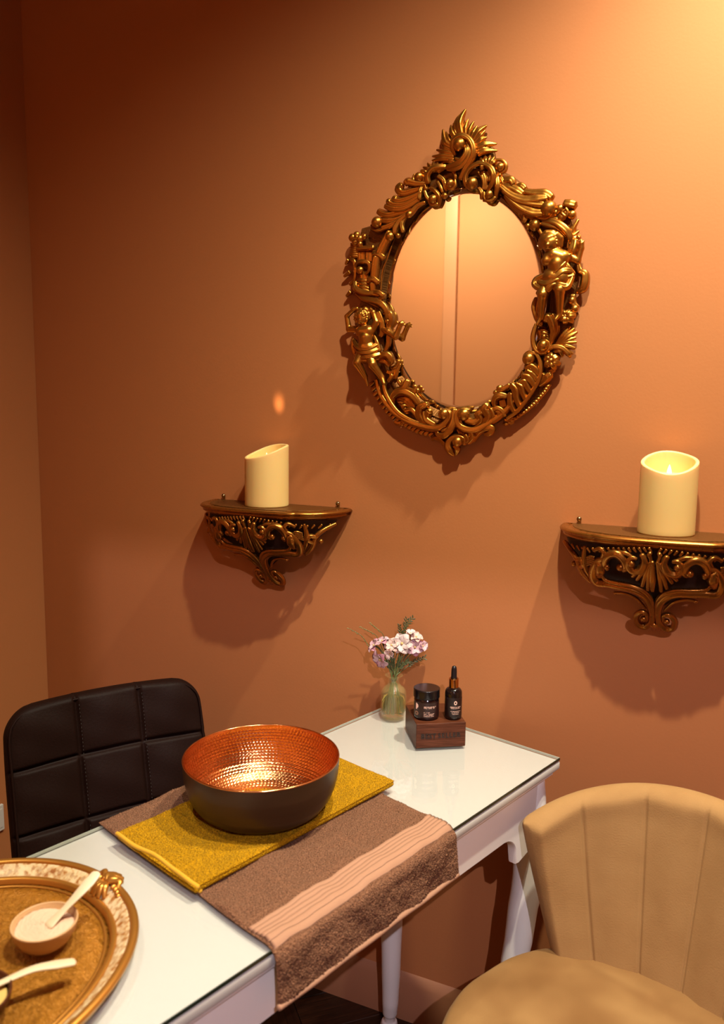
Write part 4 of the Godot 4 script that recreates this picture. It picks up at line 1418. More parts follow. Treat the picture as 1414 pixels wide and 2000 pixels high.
func mirror() -> void:
	gilt = thing("gilt_mirror", "oval wall mirror in a carved antique gold frame with two cherubs", "mirror", Vector3(-0.54, 1.67, 0.0))
	var oval := func(a: float, x: float, y: float) -> Vector3:
		return Vector3(0.0095 + cos(a) * x, -0.0285 + sin(a) * y, 0)
	part("mirror_glass", Mb.new().surf(96, 12, func(u: float, v: float) -> Vector3:
		var w := v / 0.5 if v < 0.5 else (1.0 - v) / 0.5
		return (oval.call(u * TAU, 0.190 * w, 0.252 * w) as Vector3) + Vector3(0, 0, 0.006 if v < 0.5 else 0.0105), true), M.mirror, gilt)
	var prof := [Vector2(0, 0.0095), Vector2(0.0005, 0.0125), Vector2(0.003, 0.0135), Vector2(0.006, 0.0125), Vector2(0.008, 0.0098), Vector2(0.012, 0.0105), Vector2(0.02, 0.0135), Vector2(0.03, 0.0142), Vector2(0.04, 0.012), Vector2(0.047, 0.007), Vector2(0.049, 0.0015), Vector2(0.03, 0.001), Vector2(0.005, 0.002)]
	part("frame_ring", Mb.new().surf(140, prof.size(), func(u: float, v: float) -> Vector3:
		var q: Vector2 = prof[roundi(v * prof.size()) % prof.size()]
		return (oval.call(u * TAU, 0.1805 + q.x * 0.5, 0.242 + q.x * 0.5) as Vector3) + Vector3(0, 0, q.y), true, true), M.gold_dark, gilt)
	orn("crest_plume", [[3.3, 290.2, 7, 20, -1.9, 318, 8.2, 19, 7.8, 340.3, 2.5, 17], [-5.7, 291.3, 4.5, 20, -10.1, 315, 5.3, 19, -5.3, 332, 1.6, 17], [10.8, 290.6, 5, 20, 9.6, 305.6, 5.8, 19, 14.3, 321.9, 1.8, 17], [16.8, 288.4, 5, 20, 18.6, 301.7, 5.8, 19, 25.6, 315.6, 1.8, 17], [22.8, 285, 5, 20, 26.2, 295.3, 5.8, 19, 32.5, 306.6, 1.8, 17], [27.4, 280.3, 6.4, 20, 37.2, 295.2, 7.4, 19, 51.6, 304.7, 2.3, 17], [30.5, 275.9, 5, 20, 41.9, 287.9, 5.8, 19, 48.9, 296.4, 1.8, 17], [34.4, 270, 5, 20, 43.6, 279.6, 5.8, 19, 53, 283.1, 1.8, 17], [36.7, 264.3, 5.9, 20, 51.2, 269.2, 6.8, 19, 73, 268.5, 2.1, 17], [37.6, 258.8, 5, 20, 48.5, 262.8, 5.8, 19, 60.2, 262.7, 1.8, 17], [38.6, 253.2, 5.2, 20, 51.6, 257.1, 6.1, 19, 74.9, 255.6, 1.9, 17], [-8.6, 287.6, 5, 20, -18, 301.1, 5.8, 19, -21.4, 315.2, 1.8, 17], [-5.6, 288.6, 4.1, 20, -12.8, 304.5, 4.7, 19, -16.2, 318.6, 1.4, 17], [-14.2, 271.9, 6.4, 20, -31.2, 283.6, 7.4, 19, -37.9, 308.5, 2.3, 17], [-14.3, 276, 4.5, 20, -25.2, 288.4, 5.3, 19, -31, 304.2, 1.6, 17], [-17, 265.4, 4.5, 20, -32.5, 274.2, 5.3, 19, -40.5, 290.3, 1.6, 17], [-12.3, 258, 5.2, 20, -30.7, 264.3, 6.1, 19, -50, 272.2, 1.9, 17], [-13.7, 252.6, 5, 20, -36.6, 258.1, 5.8, 19, -59, 260.8, 1.8, 17], [-13.5, 247.1, 5, 20, -36.5, 252.6, 5.8, 19, -59.6, 253.2, 1.8, 17], [-8.8, 241.1, 4.5, 20, -22.6, 246.8, 5.3, 19, -34.8, 246.8, 1.6, 17]], [])
	orn("crest_scroll", [[-9.3, 257.6, 4, 22, -14.2, 271.9, 4.8, 25, -11.5, 283.9, 5.1, 27, 3.4, 289.5, 5.5, 28, 18.4, 282.8, 5.9, 28, 27.7, 269.5, 6.2, 28, 30.4, 254.2, 6.6, 27, 24.2, 240, 6.6, 25, 12.7, 226.3, 6.2, 23, 3.4, 210.8, 5.5, 20], [11.4, 270.1, 3.3, 26, 16.1, 262.7, 5.9, 28, 14.9, 252, 7, 28, 6.2, 242.1, 7, 27, -8.7, 236.9, 6.2, 25, -25.3, 234.7, 4.8, 22], [15.7, 276.4, 2.6, 26, 22, 262, 4.8, 27, 20.2, 248.6, 5.5, 27, 10.9, 234.7, 5.5, 26, -6.9, 228.5, 5.1, 24, -23.7, 231.1, 4, 21], [9.1, 245.9, 3.7, 28, 1.7, 244, 3.7, 29, -6, 247.6, 2.6, 29]], [[0.8, 273.5, 13.5, 27]])
	orn("crest_shell", [[-58.1, 231.4, 4.8, 20, -68.5, 236.8, 5.5, 19, -78.9, 242.2, 1.7, 17], [-55.8, 231.2, 4.8, 20, -62.7, 240, 5.5, 19, -69.6, 248.8, 1.7, 17], [-52.9, 230.9, 4.8, 20, -55.4, 240.2, 5.5, 19, -58, 249.5, 1.7, 17], [-50.2, 230.6, 4.8, 20, -48.7, 239.4, 5.5, 19, -47.1, 248.3, 1.7, 17], [-47.5, 230.3, 4.8, 20, -41.9, 238, 5.5, 19, -36.3, 245.6, 1.7, 17], [-45.3, 230, 4.8, 20, -36.5, 235.3, 5.5, 19, -27.8, 240.5, 1.7, 17], [-65.6, 209.9, 6.2, 22, -66.7, 222.6, 5.9, 24, -56.1, 234.7, 5.5, 25, -42.2, 236.6, 5.5, 25, -29.2, 235.8, 4.8, 23], [-70.8, 197.8, 4.8, 20, -75.9, 216.6, 4.8, 20, -71.5, 230.1, 4.8, 20, -81, 234, 3.7, 20], [-25.9, 197.3, 2.9, 22, -18.1, 192.4, 3.3, 22, -7.6, 196.8, 3.3, 22, -7.9, 207.9, 2.2, 22], [-43.5, 164.1, 4, 18, -40.7, 177.9, 4.8, 22, -50.4, 191.5, 4.4, 23, -61.4, 198.2, 2.9, 21], [-64, 176, 3.3, 20, -57.5, 165.5, 4, 20, -45.1, 165.7, 3.7, 20], [-44.9, 220.2, 5.5, 16, -33.9, 210.7, 5.5, 17, -28.8, 193.5, 4, 18], [-46.2, 209.2, 3.7, 17, -39.7, 198.8, 3.7, 19, -34.8, 188.5, 2.9, 19], [-35.5, 213.6, 2.9, 18, -29.1, 203.2, 3.3, 20, -27.2, 190.5, 2.6, 19], [-16.1, 230.9, 4, 18, -8.1, 216.2, 3.7, 19, -9.4, 208.1, 2.9, 18]], [[-17.6, 202, 8.8, 26], [-53.9, 175.7, 9.1, 24], [-29.3, 180.3, 6.6, 22]])
	orn("crest_shell", [[48.5, 230.4, 5, 21, 41.9, 235.2, 5.8, 20, 35.3, 240.1, 1.8, 18], [51.1, 230.1, 5, 21, 46.8, 237.7, 5.8, 20, 42.5, 245.3, 1.8, 18], [54.4, 229.7, 5, 21, 53.2, 239, 5.8, 20, 51.9, 248.3, 1.8, 18], [57.7, 229.3, 5, 21, 59.6, 238.6, 5.8, 20, 61.4, 247.8, 1.8, 18], [60.8, 229, 5, 21, 65.5, 236.5, 5.8, 20, 70.2, 244.1, 1.8, 18], [63.1, 228.7, 5, 21, 70.1, 233, 5.8, 20, 77, 237.2, 1.8, 18], [25.8, 187.9, 4.4, 20, 15, 198.6, 5.1, 22, 14.5, 215.1, 4.8, 23, 26, 228.2, 4.4, 24, 40.7, 233.3, 4.4, 25, 55.5, 228.9, 4.8, 26, 67.4, 220.1, 6.2, 27, 73, 206, 7, 27, 69.8, 192.8, 6.2, 25, 61.3, 182.8, 3.7, 22], [77, 236.6, 2.9, 23, 88.6, 233.9, 3.3, 23, 96.1, 223.6, 3.7, 23, 93.6, 213.2, 3.3, 23, 83.6, 211.6, 2.6, 23], [52.7, 178.3, 2.9, 22, 56, 165.6, 4, 22, 67.9, 160.4, 4.4, 22, 75, 166.5, 3.3, 22], [63.1, 217.9, 4, 24, 67.1, 208, 4.4, 24, 63.7, 200.3, 4.8, 24], [48.2, 226.4, 4.8, 26, 48.4, 222.3, 4, 26], [39.6, 219.2, 3.7, 17, 50.5, 201.7, 3.7, 18, 49.5, 185.4, 2.9, 19], [47, 218.4, 3.7, 17, 54.2, 201.3, 3.7, 18, 53.2, 185, 2.9, 19], [54.4, 217.5, 3.7, 17, 57.8, 200.9, 3.7, 18, 56.9, 184.7, 2.9, 19], [42.1, 187.5, 4, 20, 48.3, 177.3, 5.1, 21, 47.1, 167.9, 3.3, 20], [78.1, 202.8, 5.5, 22, 80.1, 186.3, 7, 23, 76.4, 167.7, 3.7, 20], [85.3, 203.3, 4, 20, 91.5, 191.9, 4.8, 21, 90.5, 179.9, 2.9, 19]], [[28.7, 197.1, 12.1, 27], [84.4, 221.6, 9.1, 25], [63.9, 172.8, 8.4, 25]])
	orn("acanthus_leaf", [[-74.2, 208, 4.3, 22, -92.6, 210, 7.2, 22.3, -108.5, 214.8, 8.5, 23.3, -113.5, 212.8, 6.3, 25], [-78.3, 202.1, 4.7, 18, -98.1, 197.8, 7.2, 18.2, -121.1, 195, 8.7, 18.8, -129.9, 203.6, 9.3, 19.7, -124.3, 210.7, 6.8, 21]], [])
	orn("acanthus_leaf", [[-80.9, 191, 3.8, 23, -103.5, 183, 5.8, 23.2, -126.6, 178.8, 7, 23.8, -136.8, 182.4, 7.5, 24.7, -134, 186, 5.5, 26], [-83.6, 184.9, 3.6, 23, -111.9, 172.3, 5.5, 23.2, -135.2, 171.9, 6.7, 23.8, -148.5, 177, 7.2, 24.7, -150, 182.4, 5.3, 26], [-86.2, 177.5, 4, 21, -114.7, 164.8, 6.6, 21.3, -139.4, 164.5, 7.8, 22.3, -157.2, 171.4, 5.8, 24], [-100.2, 160.9, 4.3, 18, -127.6, 157, 7.2, 18.3, -155.4, 154.3, 8.5, 19.3, -174.9, 162.6, 6.3, 21], [-111.6, 154.2, 4, 18, -131.7, 144.4, 6.6, 18.3, -152.3, 142.3, 7.8, 19.3, -168.7, 145, 5.8, 21]], [])
	orn("acanthus_leaf", [[-73.3, 172.4, 3.3, 18, -88.9, 167.5, 5.4, 18.3, -98.7, 158.2, 6.4, 19.3, -104.3, 149.7, 4.7, 21], [-111.5, 151.6, 3.6, 20, -127.3, 140.1, 6, 20.3, -135.8, 127.8, 7.1, 21.3, -137.1, 116.2, 5.3, 23], [-114.3, 148, 3.1, 19, -122.8, 134.5, 5.7, 19.8, -119.6, 118.7, 4.5, 22], [-123, 144.9, 4, 19, -144.8, 133.8, 7.4, 19.8, -165.4, 127.7, 5.8, 22], [-191, 136.4, 3, 22, -184.8, 126.6, 4, 23, -171.3, 124.2, 4.3, 23, -156.5, 129.5, 4, 22, -149.2, 136.8, 2.6, 20], [-78.4, 207.2, 3.1, 20, -82.4, 194.9, 5.7, 20.8, -83.4, 179.8, 4.5, 23], [-73.8, 194.1, 3.6, 20, -67.9, 180.8, 4.3, 20, -57.8, 172.2, 3.3, 18], [-95.9, 228.1, 2.6, 22, -98.6, 220.8, 3.3, 22, -92.7, 212.5, 3.3, 22, -78.5, 211, 2.6, 22]], [[-105.7, 150.5, 7.6, 23], [-177.5, 140.5, 12.2, 25], [-148, 109.9, 10.2, 24], [-130.4, 110.4, 5.6, 21], [-85.1, 221.9, 9.5, 25]])
	orn("acanthus_leaf", [[87.9, 184.7, 5.3, 22, 108.3, 166.9, 8.1, 22.2, 135.9, 154.3, 9.9, 22.8, 161.1, 153.2, 10.6, 23.7, 177.2, 154.5, 7.8, 25], [92.8, 177.1, 4.9, 23, 117.8, 157.4, 8.1, 23.3, 145.1, 147.7, 9.6, 24.3, 171.9, 142.3, 7.1, 26], [97.6, 169.4, 5.5, 22, 121.2, 147.1, 9.2, 22.3, 148.7, 130.3, 10.9, 23.3, 171, 126.9, 8.1, 25], [158, 121.7, 4.3, 22, 177.3, 117.9, 5, 23, 191.6, 123.6, 5, 23, 195.4, 135.9, 4.7, 22, 189.3, 144.9, 3.5, 20], [80, 191.3, 4.7, 18, 101.6, 184.7, 7.8, 18.3, 120.1, 174.3, 9.2, 19.3, 129.4, 167.7, 6.8, 21], [126.1, 175.1, 5.1, 19, 150.3, 167, 8.5, 19.3, 173.9, 163.2, 10, 20.3, 185.9, 155, 7.5, 22], [70.6, 198, 4.1, 17, 76.5, 204.6, 7.5, 17.8, 84, 209.5, 5.9, 20], [80, 192.7, 4.5, 18, 93.6, 197, 7.4, 18.3, 105.8, 195.7, 8.8, 19.3, 110.6, 188.1, 6.5, 21], [110.8, 182.4, 3.8, 18, 125.8, 183.7, 7.1, 18.8, 133.5, 177.2, 5.6, 21]], [[182.4, 134.3, 15.9, 26]])
	orn("acanthus_leaf", [[102.4, 163.2, 3.8, 18, 111.8, 155.2, 7.1, 18.8, 121.2, 147.1, 5.6, 21], [129, 139.3, 4.1, 19, 136.9, 127.1, 7.5, 19.8, 135.8, 117.2, 5.9, 22], [138.3, 131.3, 3.6, 19, 150.6, 120.2, 6.7, 19.8, 149.5, 111.8, 5.3, 22], [163.2, 100.7, 3.5, 20, 171.2, 87.2, 3.5, 20, 174.6, 75.6, 3.1, 20]], [[122.8, 144.1, 7.8, 20], [157.1, 106.9, 11.3, 24], [142.2, 106.7, 6.6, 20]])
	orn("rose", [[213.9, 141.2, 8.5, 22, 222.6, 138.9, 9.7, 22, 229.8, 136.9, 8.5, 22], [215.8, 131.2, 2.7, 30, 220.4, 123.8, 2.7, 30, 216.4, 117.2, 2.7, 30, 209, 123.5, 2.7, 30, 213.1, 128.7, 1.9, 30]], [[203.5, 133.1, 8.1, 24], [214.7, 123.7, 7.8, 24], [207.8, 116.6, 8.1, 24], [226.3, 119.8, 8.9, 24], [195.8, 126.8, 6.6, 24]])
	orn("rose", [[-232.7, 113.5, 2.3, 28, -225.4, 109.8, 2.3, 28, -221.8, 114.3, 2.3, 28, -227.3, 117.9, 1.9, 28]], [[-235.4, 114.6, 8.9, 22], [-225.5, 119.3, 7.8, 22], [-218.2, 110.8, 8.5, 22], [-229, 105.4, 7.8, 22], [-207.4, 114.7, 6.6, 22], [-218, 99.8, 7, 22]])
	orn("ribbed_shell", [[-218, 99.8, 2.9, 16, -230.4, 101.7, 3.3, 19, -240.8, 103.1, 2.3, 17], [-219.1, 95.8, 2.9, 16, -231, 97.6, 3.3, 19, -241.1, 99, 2.3, 17], [-220.1, 91.8, 2.9, 16, -231.7, 93.6, 3.3, 19, -241.4, 94.9, 2.3, 17], [-221.1, 87.7, 2.9, 16, -232.4, 89.5, 3.3, 19, -241.7, 90.8, 2.3, 17], [-222.2, 83.7, 2.9, 16, -233.1, 85.4, 3.3, 19, -242.1, 86.7, 2.3, 17], [-223.2, 79.7, 2.9, 16, -233.8, 81.4, 3.3, 19, -242.4, 82.6, 2.3, 17], [-224.2, 75.6, 2.9, 16, -234.5, 77.3, 3.3, 19, -242.7, 78.5, 2.3, 17], [-241.3, 71.4, 3.5, 18, -232.1, 66, 4.3, 20, -228.7, 49.9, 4.3, 20, -230.8, 29.3, 3.9, 19, -243.5, 18.8, 3.1, 16], [-250.5, 70.4, 5, 12, -256, 62.8, 2.7, 12], [-246.6, 44.6, 5.8, 12, -259.4, 37.4, 2.7, 12], [-244.3, 2.8, 5.4, 12, -253.5, -4.8, 2.7, 12]], [])
	orn("reed_rod", [[-149.1, 116.3, 9.7, 20, -162.7, 94.1, 10.5, 20, -171.2, 77.6, 10.5, 20], [-178.2, 68.7, 10.1, 20, -181.5, 50.1, 10.5, 20, -183.8, 28.2, 9.3, 20], [-186.3, 15.6, 8.5, 20, -186.1, 3, 7.8, 20], [-183.7, 77.7, 6.6, 23, -173, 75.4, 7.4, 23, -162.3, 67.6, 6.6, 23], [-193.6, 24, 7, 23, -184.7, 25.8, 7.4, 23, -173.9, 18.1, 6.6, 23], [-147.8, 91.4, 1.7, 14, -158.7, 64.2, 1.7, 14, -167.2, 44.5, 1.7, 14, -170.3, 21.1, 1.7, 14, -171, 3.8, 1.7, 14]], [])
	orn("arched_panel", [[-223.4, 92.3, 5, 20, -205.3, 91, 5.4, 20, -187.4, 91.3, 5, 20], [-229.3, 53.1, 3.9, 20, -221.2, 61.3, 4.7, 23, -206.7, 62.7, 5, 24, -195, 57.2, 4.7, 23, -195.7, 44.7, 4.3, 21, -204.6, 37.3, 3.1, 19], [-217.8, 82.4, 13.6, 6, -217.6, 66.6, 13.6, 6], [-199.8, 81.2, 13.6, 6, -199.6, 65.4, 13.6, 6], [-211.8, 37.7, 15.5, 5, -209.8, 20.1, 15.5, 5], [-222.6, 27.2, 3.5, 18, -209.8, 24.9, 4.3, 21, -197.1, 19.4, 3.1, 19], [-222.5, 20.8, 3.5, 18, -209.7, 18.2, 4.3, 21, -197, 13.4, 3.1, 19], [-222.4, 14.4, 3.5, 18, -209.7, 11.5, 4.3, 21, -197, 7.3, 3.1, 19], [-222.3, 8, 3.5, 18, -209.6, 4.8, 4.3, 21, -196.9, 1.3, 3.1, 19], [-228.9, 21.2, 5, 20, -225.1, 8.2, 6.2, 23, -205.9, -2.4, 6.6, 24, -182.4, -5.1, 6.2, 24, -159.2, -9.5, 4.7, 22], [-226.8, 0.3, 4.7, 18, -205.7, -13.6, 6.6, 22, -178.6, -21.2, 7.8, 24, -160.7, -29.9, 7.8, 25, -151.6, -44.6, 6.6, 24, -153.1, -57.2, 3.9, 20], [-184.2, -3.5, 5, 24, -171.7, -3.3, 5.8, 26, -161, -11, 5.8, 26, -168, -16.9, 4.3, 24], [-220.3, -8.1, 3.5, 18, -198.4, -20.3, 4.3, 20, -174.9, -30.9, 4.3, 20]], [[-215.9, 45.6, 8.5, 24]])
	orn("staff", [[-172.9, -45.3, 7.8, 20, -165.5, -63.1, 8.5, 20, -162.5, -82.3, 7.8, 20, -166.8, -93.4, 5.8, 20], [-151.2, -66.8, 5, 16, -149, -90.7, 6.2, 18, -150.4, -111.4, 5.8, 18, -159.1, -127.2, 4.3, 17], [-158.6, -45.9, 5.8, 18, -146.2, -47.9, 7.4, 20, -143.3, -60.7, 6.6, 20, -147.6, -71.7, 5, 18]], [[-151.2, -63.6, 5.8, 21]])
	orn("leaf_spray", [[-142.5, -161.2, 4.3, 14, -131.9, -158.2, 5, 17, -125, -147.1, 4.3, 18, -130.4, -145.4, 2.7, 17], [-133.2, -182.2, 4.7, 15, -129.9, -167.8, 5, 17, -121.4, -153.5, 2.3, 17], [-151.2, -169.2, 5, 16, -140.5, -170.9, 5.4, 16, -131.8, -161.4, 3.5, 16], [-147.3, -188.6, 5, 17, -140.4, -179, 5.4, 17, -144, -172.5, 3.9, 17]], [])
	orn("rim_rope", [[-192.7, -196.4, 4.9, 12, -185.1, -190.9, 4.1, 12], [-188.1, -206.8, 4.9, 12, -180.4, -201.3, 4.1, 12], [-183.4, -217.3, 4.9, 12, -175.8, -211.7, 4.1, 12], [-176.8, -226.5, 4.9, 12, -169.2, -220.9, 4.1, 12], [-170.3, -235.7, 4.9, 12, -162.7, -230.1, 4.1, 12], [-162.5, -244.9, 4.9, 12, -154.9, -239.3, 4.1, 12], [-154.7, -254.1, 4.9, 12, -147.1, -248.4, 4.1, 12], [-146.9, -260.3, 4.9, 12, -139.4, -254.7, 4.1, 12], [-139.2, -266.6, 4.9, 12, -131.8, -260.9, 4.1, 12], [-129, -272.7, 4.9, 12, -121.6, -267.1, 4.1, 12], [-118.9, -278.9, 4.9, 12, -111.5, -273.3, 4.1, 12], [-110, -283.3, 4.9, 12, -102.7, -277.7, 4.1, 12], [-101.2, -287.7, 4.9, 12, -93.9, -282.1, 4.1, 12], [-92.5, -291.6, 4.9, 12, -85.2, -285.9, 4.1, 12], [-83.8, -295.4, 4.9, 12, -76.5, -289.7, 4.1, 12], [-73.9, -298, 4.9, 12, -66.6, -292.4, 4.1, 12], [-64, -300.6, 4.9, 12, -56.8, -295, 4.1, 12], [-53, -302.6, 4.9, 12, -45.9, -297, 4.1, 12]], [])
	orn("acanthus_scroll", [[-175.1, -186.3, 4.4, 20, -164.5, -216.3, 5.5, 22, -136, -250.6, 6, 23, -95.6, -274.1, 6.6, 24, -56.1, -284.8, 7.1, 25, -27.2, -285.3, 7.7, 26, -8.5, -270.4, 7.1, 26, -5.4, -255.9, 6, 26, -16.2, -247.8, 3.8, 25], [-158.6, -184.1, 3.8, 22, -151.8, -214, 4.9, 24, -128.5, -248.3, 5.5, 25, -100.7, -267.4, 4.9, 25, -61.1, -280.4, 3.3, 23], [-61.7, -254.3, 6.6, 22, -56.5, -270.1, 7.7, 24, -39.3, -279.9, 6.6, 24], [-36.8, -283.3, 4.2, 22, -58.8, -272.4, 7, 22.3, -52, -254.2, 8.3, 23.3, -49.7, -249.7, 6.1, 25], [-56.1, -283.7, 5.1, 22, -72.5, -261.3, 8.5, 22.3, -69.2, -243.1, 10.1, 23.3, -56, -238.5, 7.5, 25]], [[-18.3, -257.2, 12.1, 26]])
	orn("scroll_lobe", [[-102.3, -189, 7.1, 22, -109.4, -204.8, 7.7, 24, -126.7, -209.4, 6, 23, -139, -220.8, 3.8, 21], [-122.1, -188.9, 4.4, 24, -115.7, -195.7, 5.5, 24, -112.1, -188.9, 3.8, 24], [-136.2, -236.8, 4.4, 20, -134, -220.8, 6, 23, -114.2, -211.6, 7.7, 25, -91.8, -218.4, 7.7, 24, -76.7, -236.4, 4.9, 20], [-104.4, -207.1, 6, 22, -87.1, -209.3, 6.6, 24, -82.4, -200.3, 4.9, 23], [-126.3, -229.9, 3.3, 16, -118.8, -233.3, 4.1, 19, -111.3, -232.1, 2.7, 18], [-121.2, -236.7, 3.3, 16, -113.6, -240.6, 4.1, 19, -107.2, -239.8, 2.7, 18], [-116.1, -243.6, 3.3, 16, -108.5, -247.8, 4.1, 19, -103, -247.5, 2.7, 18], [-110.9, -250.4, 3.3, 16, -103.4, -255.1, 4.1, 19, -98.9, -255.2, 2.7, 18], [-106, -250.3, 4.4, 20, -93.6, -247.9, 5.5, 22, -81.1, -259.1, 5.5, 23, -70.9, -279.4, 3.3, 21], [-128.9, -223.1, 9.9, 8, -106.4, -229.8, 13.7, 8, -93.7, -245.6, 11, 8]], [[-84.8, -200.3, 4.9, 25], [-78.5, -208.2, 4.9, 25], [-109.4, -201.4, 6.6, 24]])
	orn("centre_volute", [[5.1, -249.1, 6.6, 24, 4.4, -269.1, 8.2, 26, -1, -284.8, 9.3, 27, -14.8, -300.8, 8.2, 27, -29.2, -298.9, 6, 26, -30.7, -287.7, 3.8, 25], [-19.8, -291.9, 3.8, 28, -10.4, -289.5, 4.4, 28, -5.5, -296.1, 4.4, 28, -12.5, -299.6, 3.3, 28]], [])
	orn("acanthus_scroll", [[35.3, -248.8, 4.4, 25, 21.4, -247.4, 6, 26, 11.1, -256.8, 7.1, 26, 12.8, -275.6, 7.7, 26, 26, -286.5, 8.2, 25, 50.3, -288.2, 7.7, 24, 77.3, -274.5, 6.6, 23, 108, -252.3, 6, 22, 131.2, -222, 4.9, 20], [31.3, -268.7, 7.7, 23, 47.6, -272.8, 8.8, 23, 61, -261.6, 6, 23], [50.1, -279.4, 4.8, 22, 61.2, -268.2, 8, 22.3, 56.3, -257.3, 9.5, 23.3, 62.9, -251.8, 7, 25], [66, -276.9, 5.4, 22, 76.9, -261.4, 9, 22.3, 69.6, -246.2, 10.7, 23.3, 73.9, -238.6, 7.9, 25], [75, -274.5, 4.2, 21, 85.8, -259.1, 7.8, 21.8, 80.9, -246.1, 6.1, 24], [83.4, -252.6, 4.4, 24, 92.1, -243.8, 5.5, 24, 103.4, -248, 5.5, 24, 110.4, -258.8, 3.3, 24], [92.3, -250.3, 3.8, 24, 99.1, -252.4, 4.9, 24, 94.9, -261.1, 3.3, 24], [87.4, -237.4, 4.9, 20, 89.2, -224.4, 6.6, 23, 100.1, -217.8, 7.1, 24, 111.3, -220, 5.5, 22], [93.1, -209.2, 4.9, 22, 106.3, -204.9, 5.5, 22, 117.2, -198.5, 4.9, 22], [100.5, -228.6, 11, 8, 103.1, -239.4, 11, 8]], [[25.4, -257.3, 13.7, 27], [97.4, -203.9, 6.6, 23], [89.9, -212.5, 6, 22]])
	orn("tip_leaf", [[25.7, -317.7, 4.4, 22, 27.8, -308.7, 5.5, 24, 16, -303.4, 6, 24, -0.4, -306.7, 6.6, 24, -8.4, -319.8, 7.7, 23, -4.5, -332, 8.2, 22, 2.9, -341.9, 3.3, 18], [7.1, -322.7, 6.6, 22, 12, -329.3, 7.1, 21, 7.6, -340.6, 2.7, 18], [25.7, -315.4, 3.9, 22, 34.8, -308.5, 7.3, 22.8, 29.9, -299.7, 5.7, 25], [35, -315.2, 4.2, 22, 43.9, -303.8, 7.8, 22.8, 41.3, -292.8, 6.1, 25], [44.1, -310.5, 4.4, 18, 57.4, -292.5, 6, 20, 73.1, -285.5, 7.7, 22, 84.4, -284.2, 7.7, 23, 80.2, -294.1, 6.6, 23, 71.2, -296.5, 4.4, 22], [-14.1, -330.1, 3.8, 16, -19.2, -316.7, 5.5, 18, -33.8, -306.9, 6, 18, -45.8, -310.6, 3.8, 15], [10.9, -289, 2.2, 22, 14.6, -295.6, 2.5, 22, 12.4, -301.3, 1.9, 22], [15.6, -288.9, 2.2, 22, 19.3, -295.5, 2.5, 22, 17.1, -301.2, 1.9, 22], [20.2, -288.8, 2.2, 22, 23.9, -295.4, 2.5, 22, 21.7, -301, 1.9, 22], [24.9, -288.7, 2.2, 22, 28.6, -295.3, 2.5, 22, 26.4, -300.9, 1.9, 22], [29.5, -288.6, 2.2, 22, 33.2, -295.2, 2.5, 22, 31.1, -300.8, 1.9, 22]], [[12.7, -313.6, 11, 26]])
	orn("small_leaf", [[-133.1, -273.6, 4.4, 13, -125.4, -278.1, 5.5, 13, -110.4, -275.5, 4.4, 13]], [[-116.6, -279.1, 5.5, 14]])
	orn("small_leaf", [[108.5, -267.4, 3.6, 14, 117.4, -268.4, 4.1, 14, 121, -275.9, 2.2, 14], [112.9, -264.4, 3.6, 14, 120.5, -266.2, 4.1, 14, 123.2, -274.6, 2.2, 14], [117.2, -261.3, 3.6, 14, 123.5, -264, 4.1, 14, 125.4, -273.2, 2.2, 14]], [])
	orn("c_scroll", [[166, -80.7, 3.9, 20, 161.4, -99.7, 4.7, 22, 162.9, -117.4, 5, 23, 169.5, -130.8, 5.4, 24, 181.7, -135.4, 5.4, 24, 191.9, -129.8, 5, 24, 193.7, -119.6, 4.7, 23, 186.7, -112.1, 3.9, 23, 177.7, -111.8, 2.7, 22], [170.1, -89.6, 2.5, 14, 179.9, -91.4, 3.1, 17, 188.9, -94.6, 2.3, 15], [170.3, -94.3, 2.5, 14, 180.1, -96.1, 3.1, 17, 189.1, -99, 2.3, 15], [170.4, -99, 2.5, 14, 180.2, -100.8, 3.1, 17, 189.3, -103.4, 2.3, 15], [170.6, -103.7, 2.5, 14, 180.4, -105.5, 3.1, 17, 189.5, -107.8, 2.3, 15], [170.8, -108.4, 2.5, 14, 180.6, -110.2, 3.1, 17, 189.7, -112.2, 2.3, 15], [175.4, -92.7, 13.6, 6, 179, -107.5, 11.6, 6], [195.7, -115.2, 4.5, 22, 200.9, -97.9, 6.8, 22.2, 197.2, -78.9, 8.3, 22.8, 189.3, -68.4, 8.9, 23.7, 185.1, -74.1, 6.5, 25], [200, -111, 3.2, 20, 206.6, -93.7, 5.3, 20.3, 204.4, -76.2, 6.3, 21.3, 197.3, -63.7, 4.7, 23]], [[182.3, -122.2, 12, 26], [174.1, -78.8, 7, 22], [181.9, -104.6, 5.8, 20]])
	orn("flower", [[223.8, -67.6, 3.1, 23, 226.5, -62.7, 7.4, 25, 229.1, -57.8, 4.4, 21], [223.8, -67.6, 3.1, 23, 231.4, -66.8, 8.5, 25, 238.9, -66, 5.1, 21], [223.8, -67.6, 3.1, 23, 229.4, -72.5, 8.1, 25, 235.1, -77.3, 4.9, 21], [223.8, -67.6, 3.1, 23, 222.9, -73.7, 8.5, 25, 222.1, -79.8, 5.1, 21], [223.8, -67.6, 3.1, 23, 217, -69.8, 7.8, 25, 210.1, -72.1, 4.7, 21], [223.8, -67.6, 3.1, 23, 220.3, -62.4, 7, 25, 216.8, -57.2, 4.2, 21]], [[223, -67.6, 4.3, 27]])
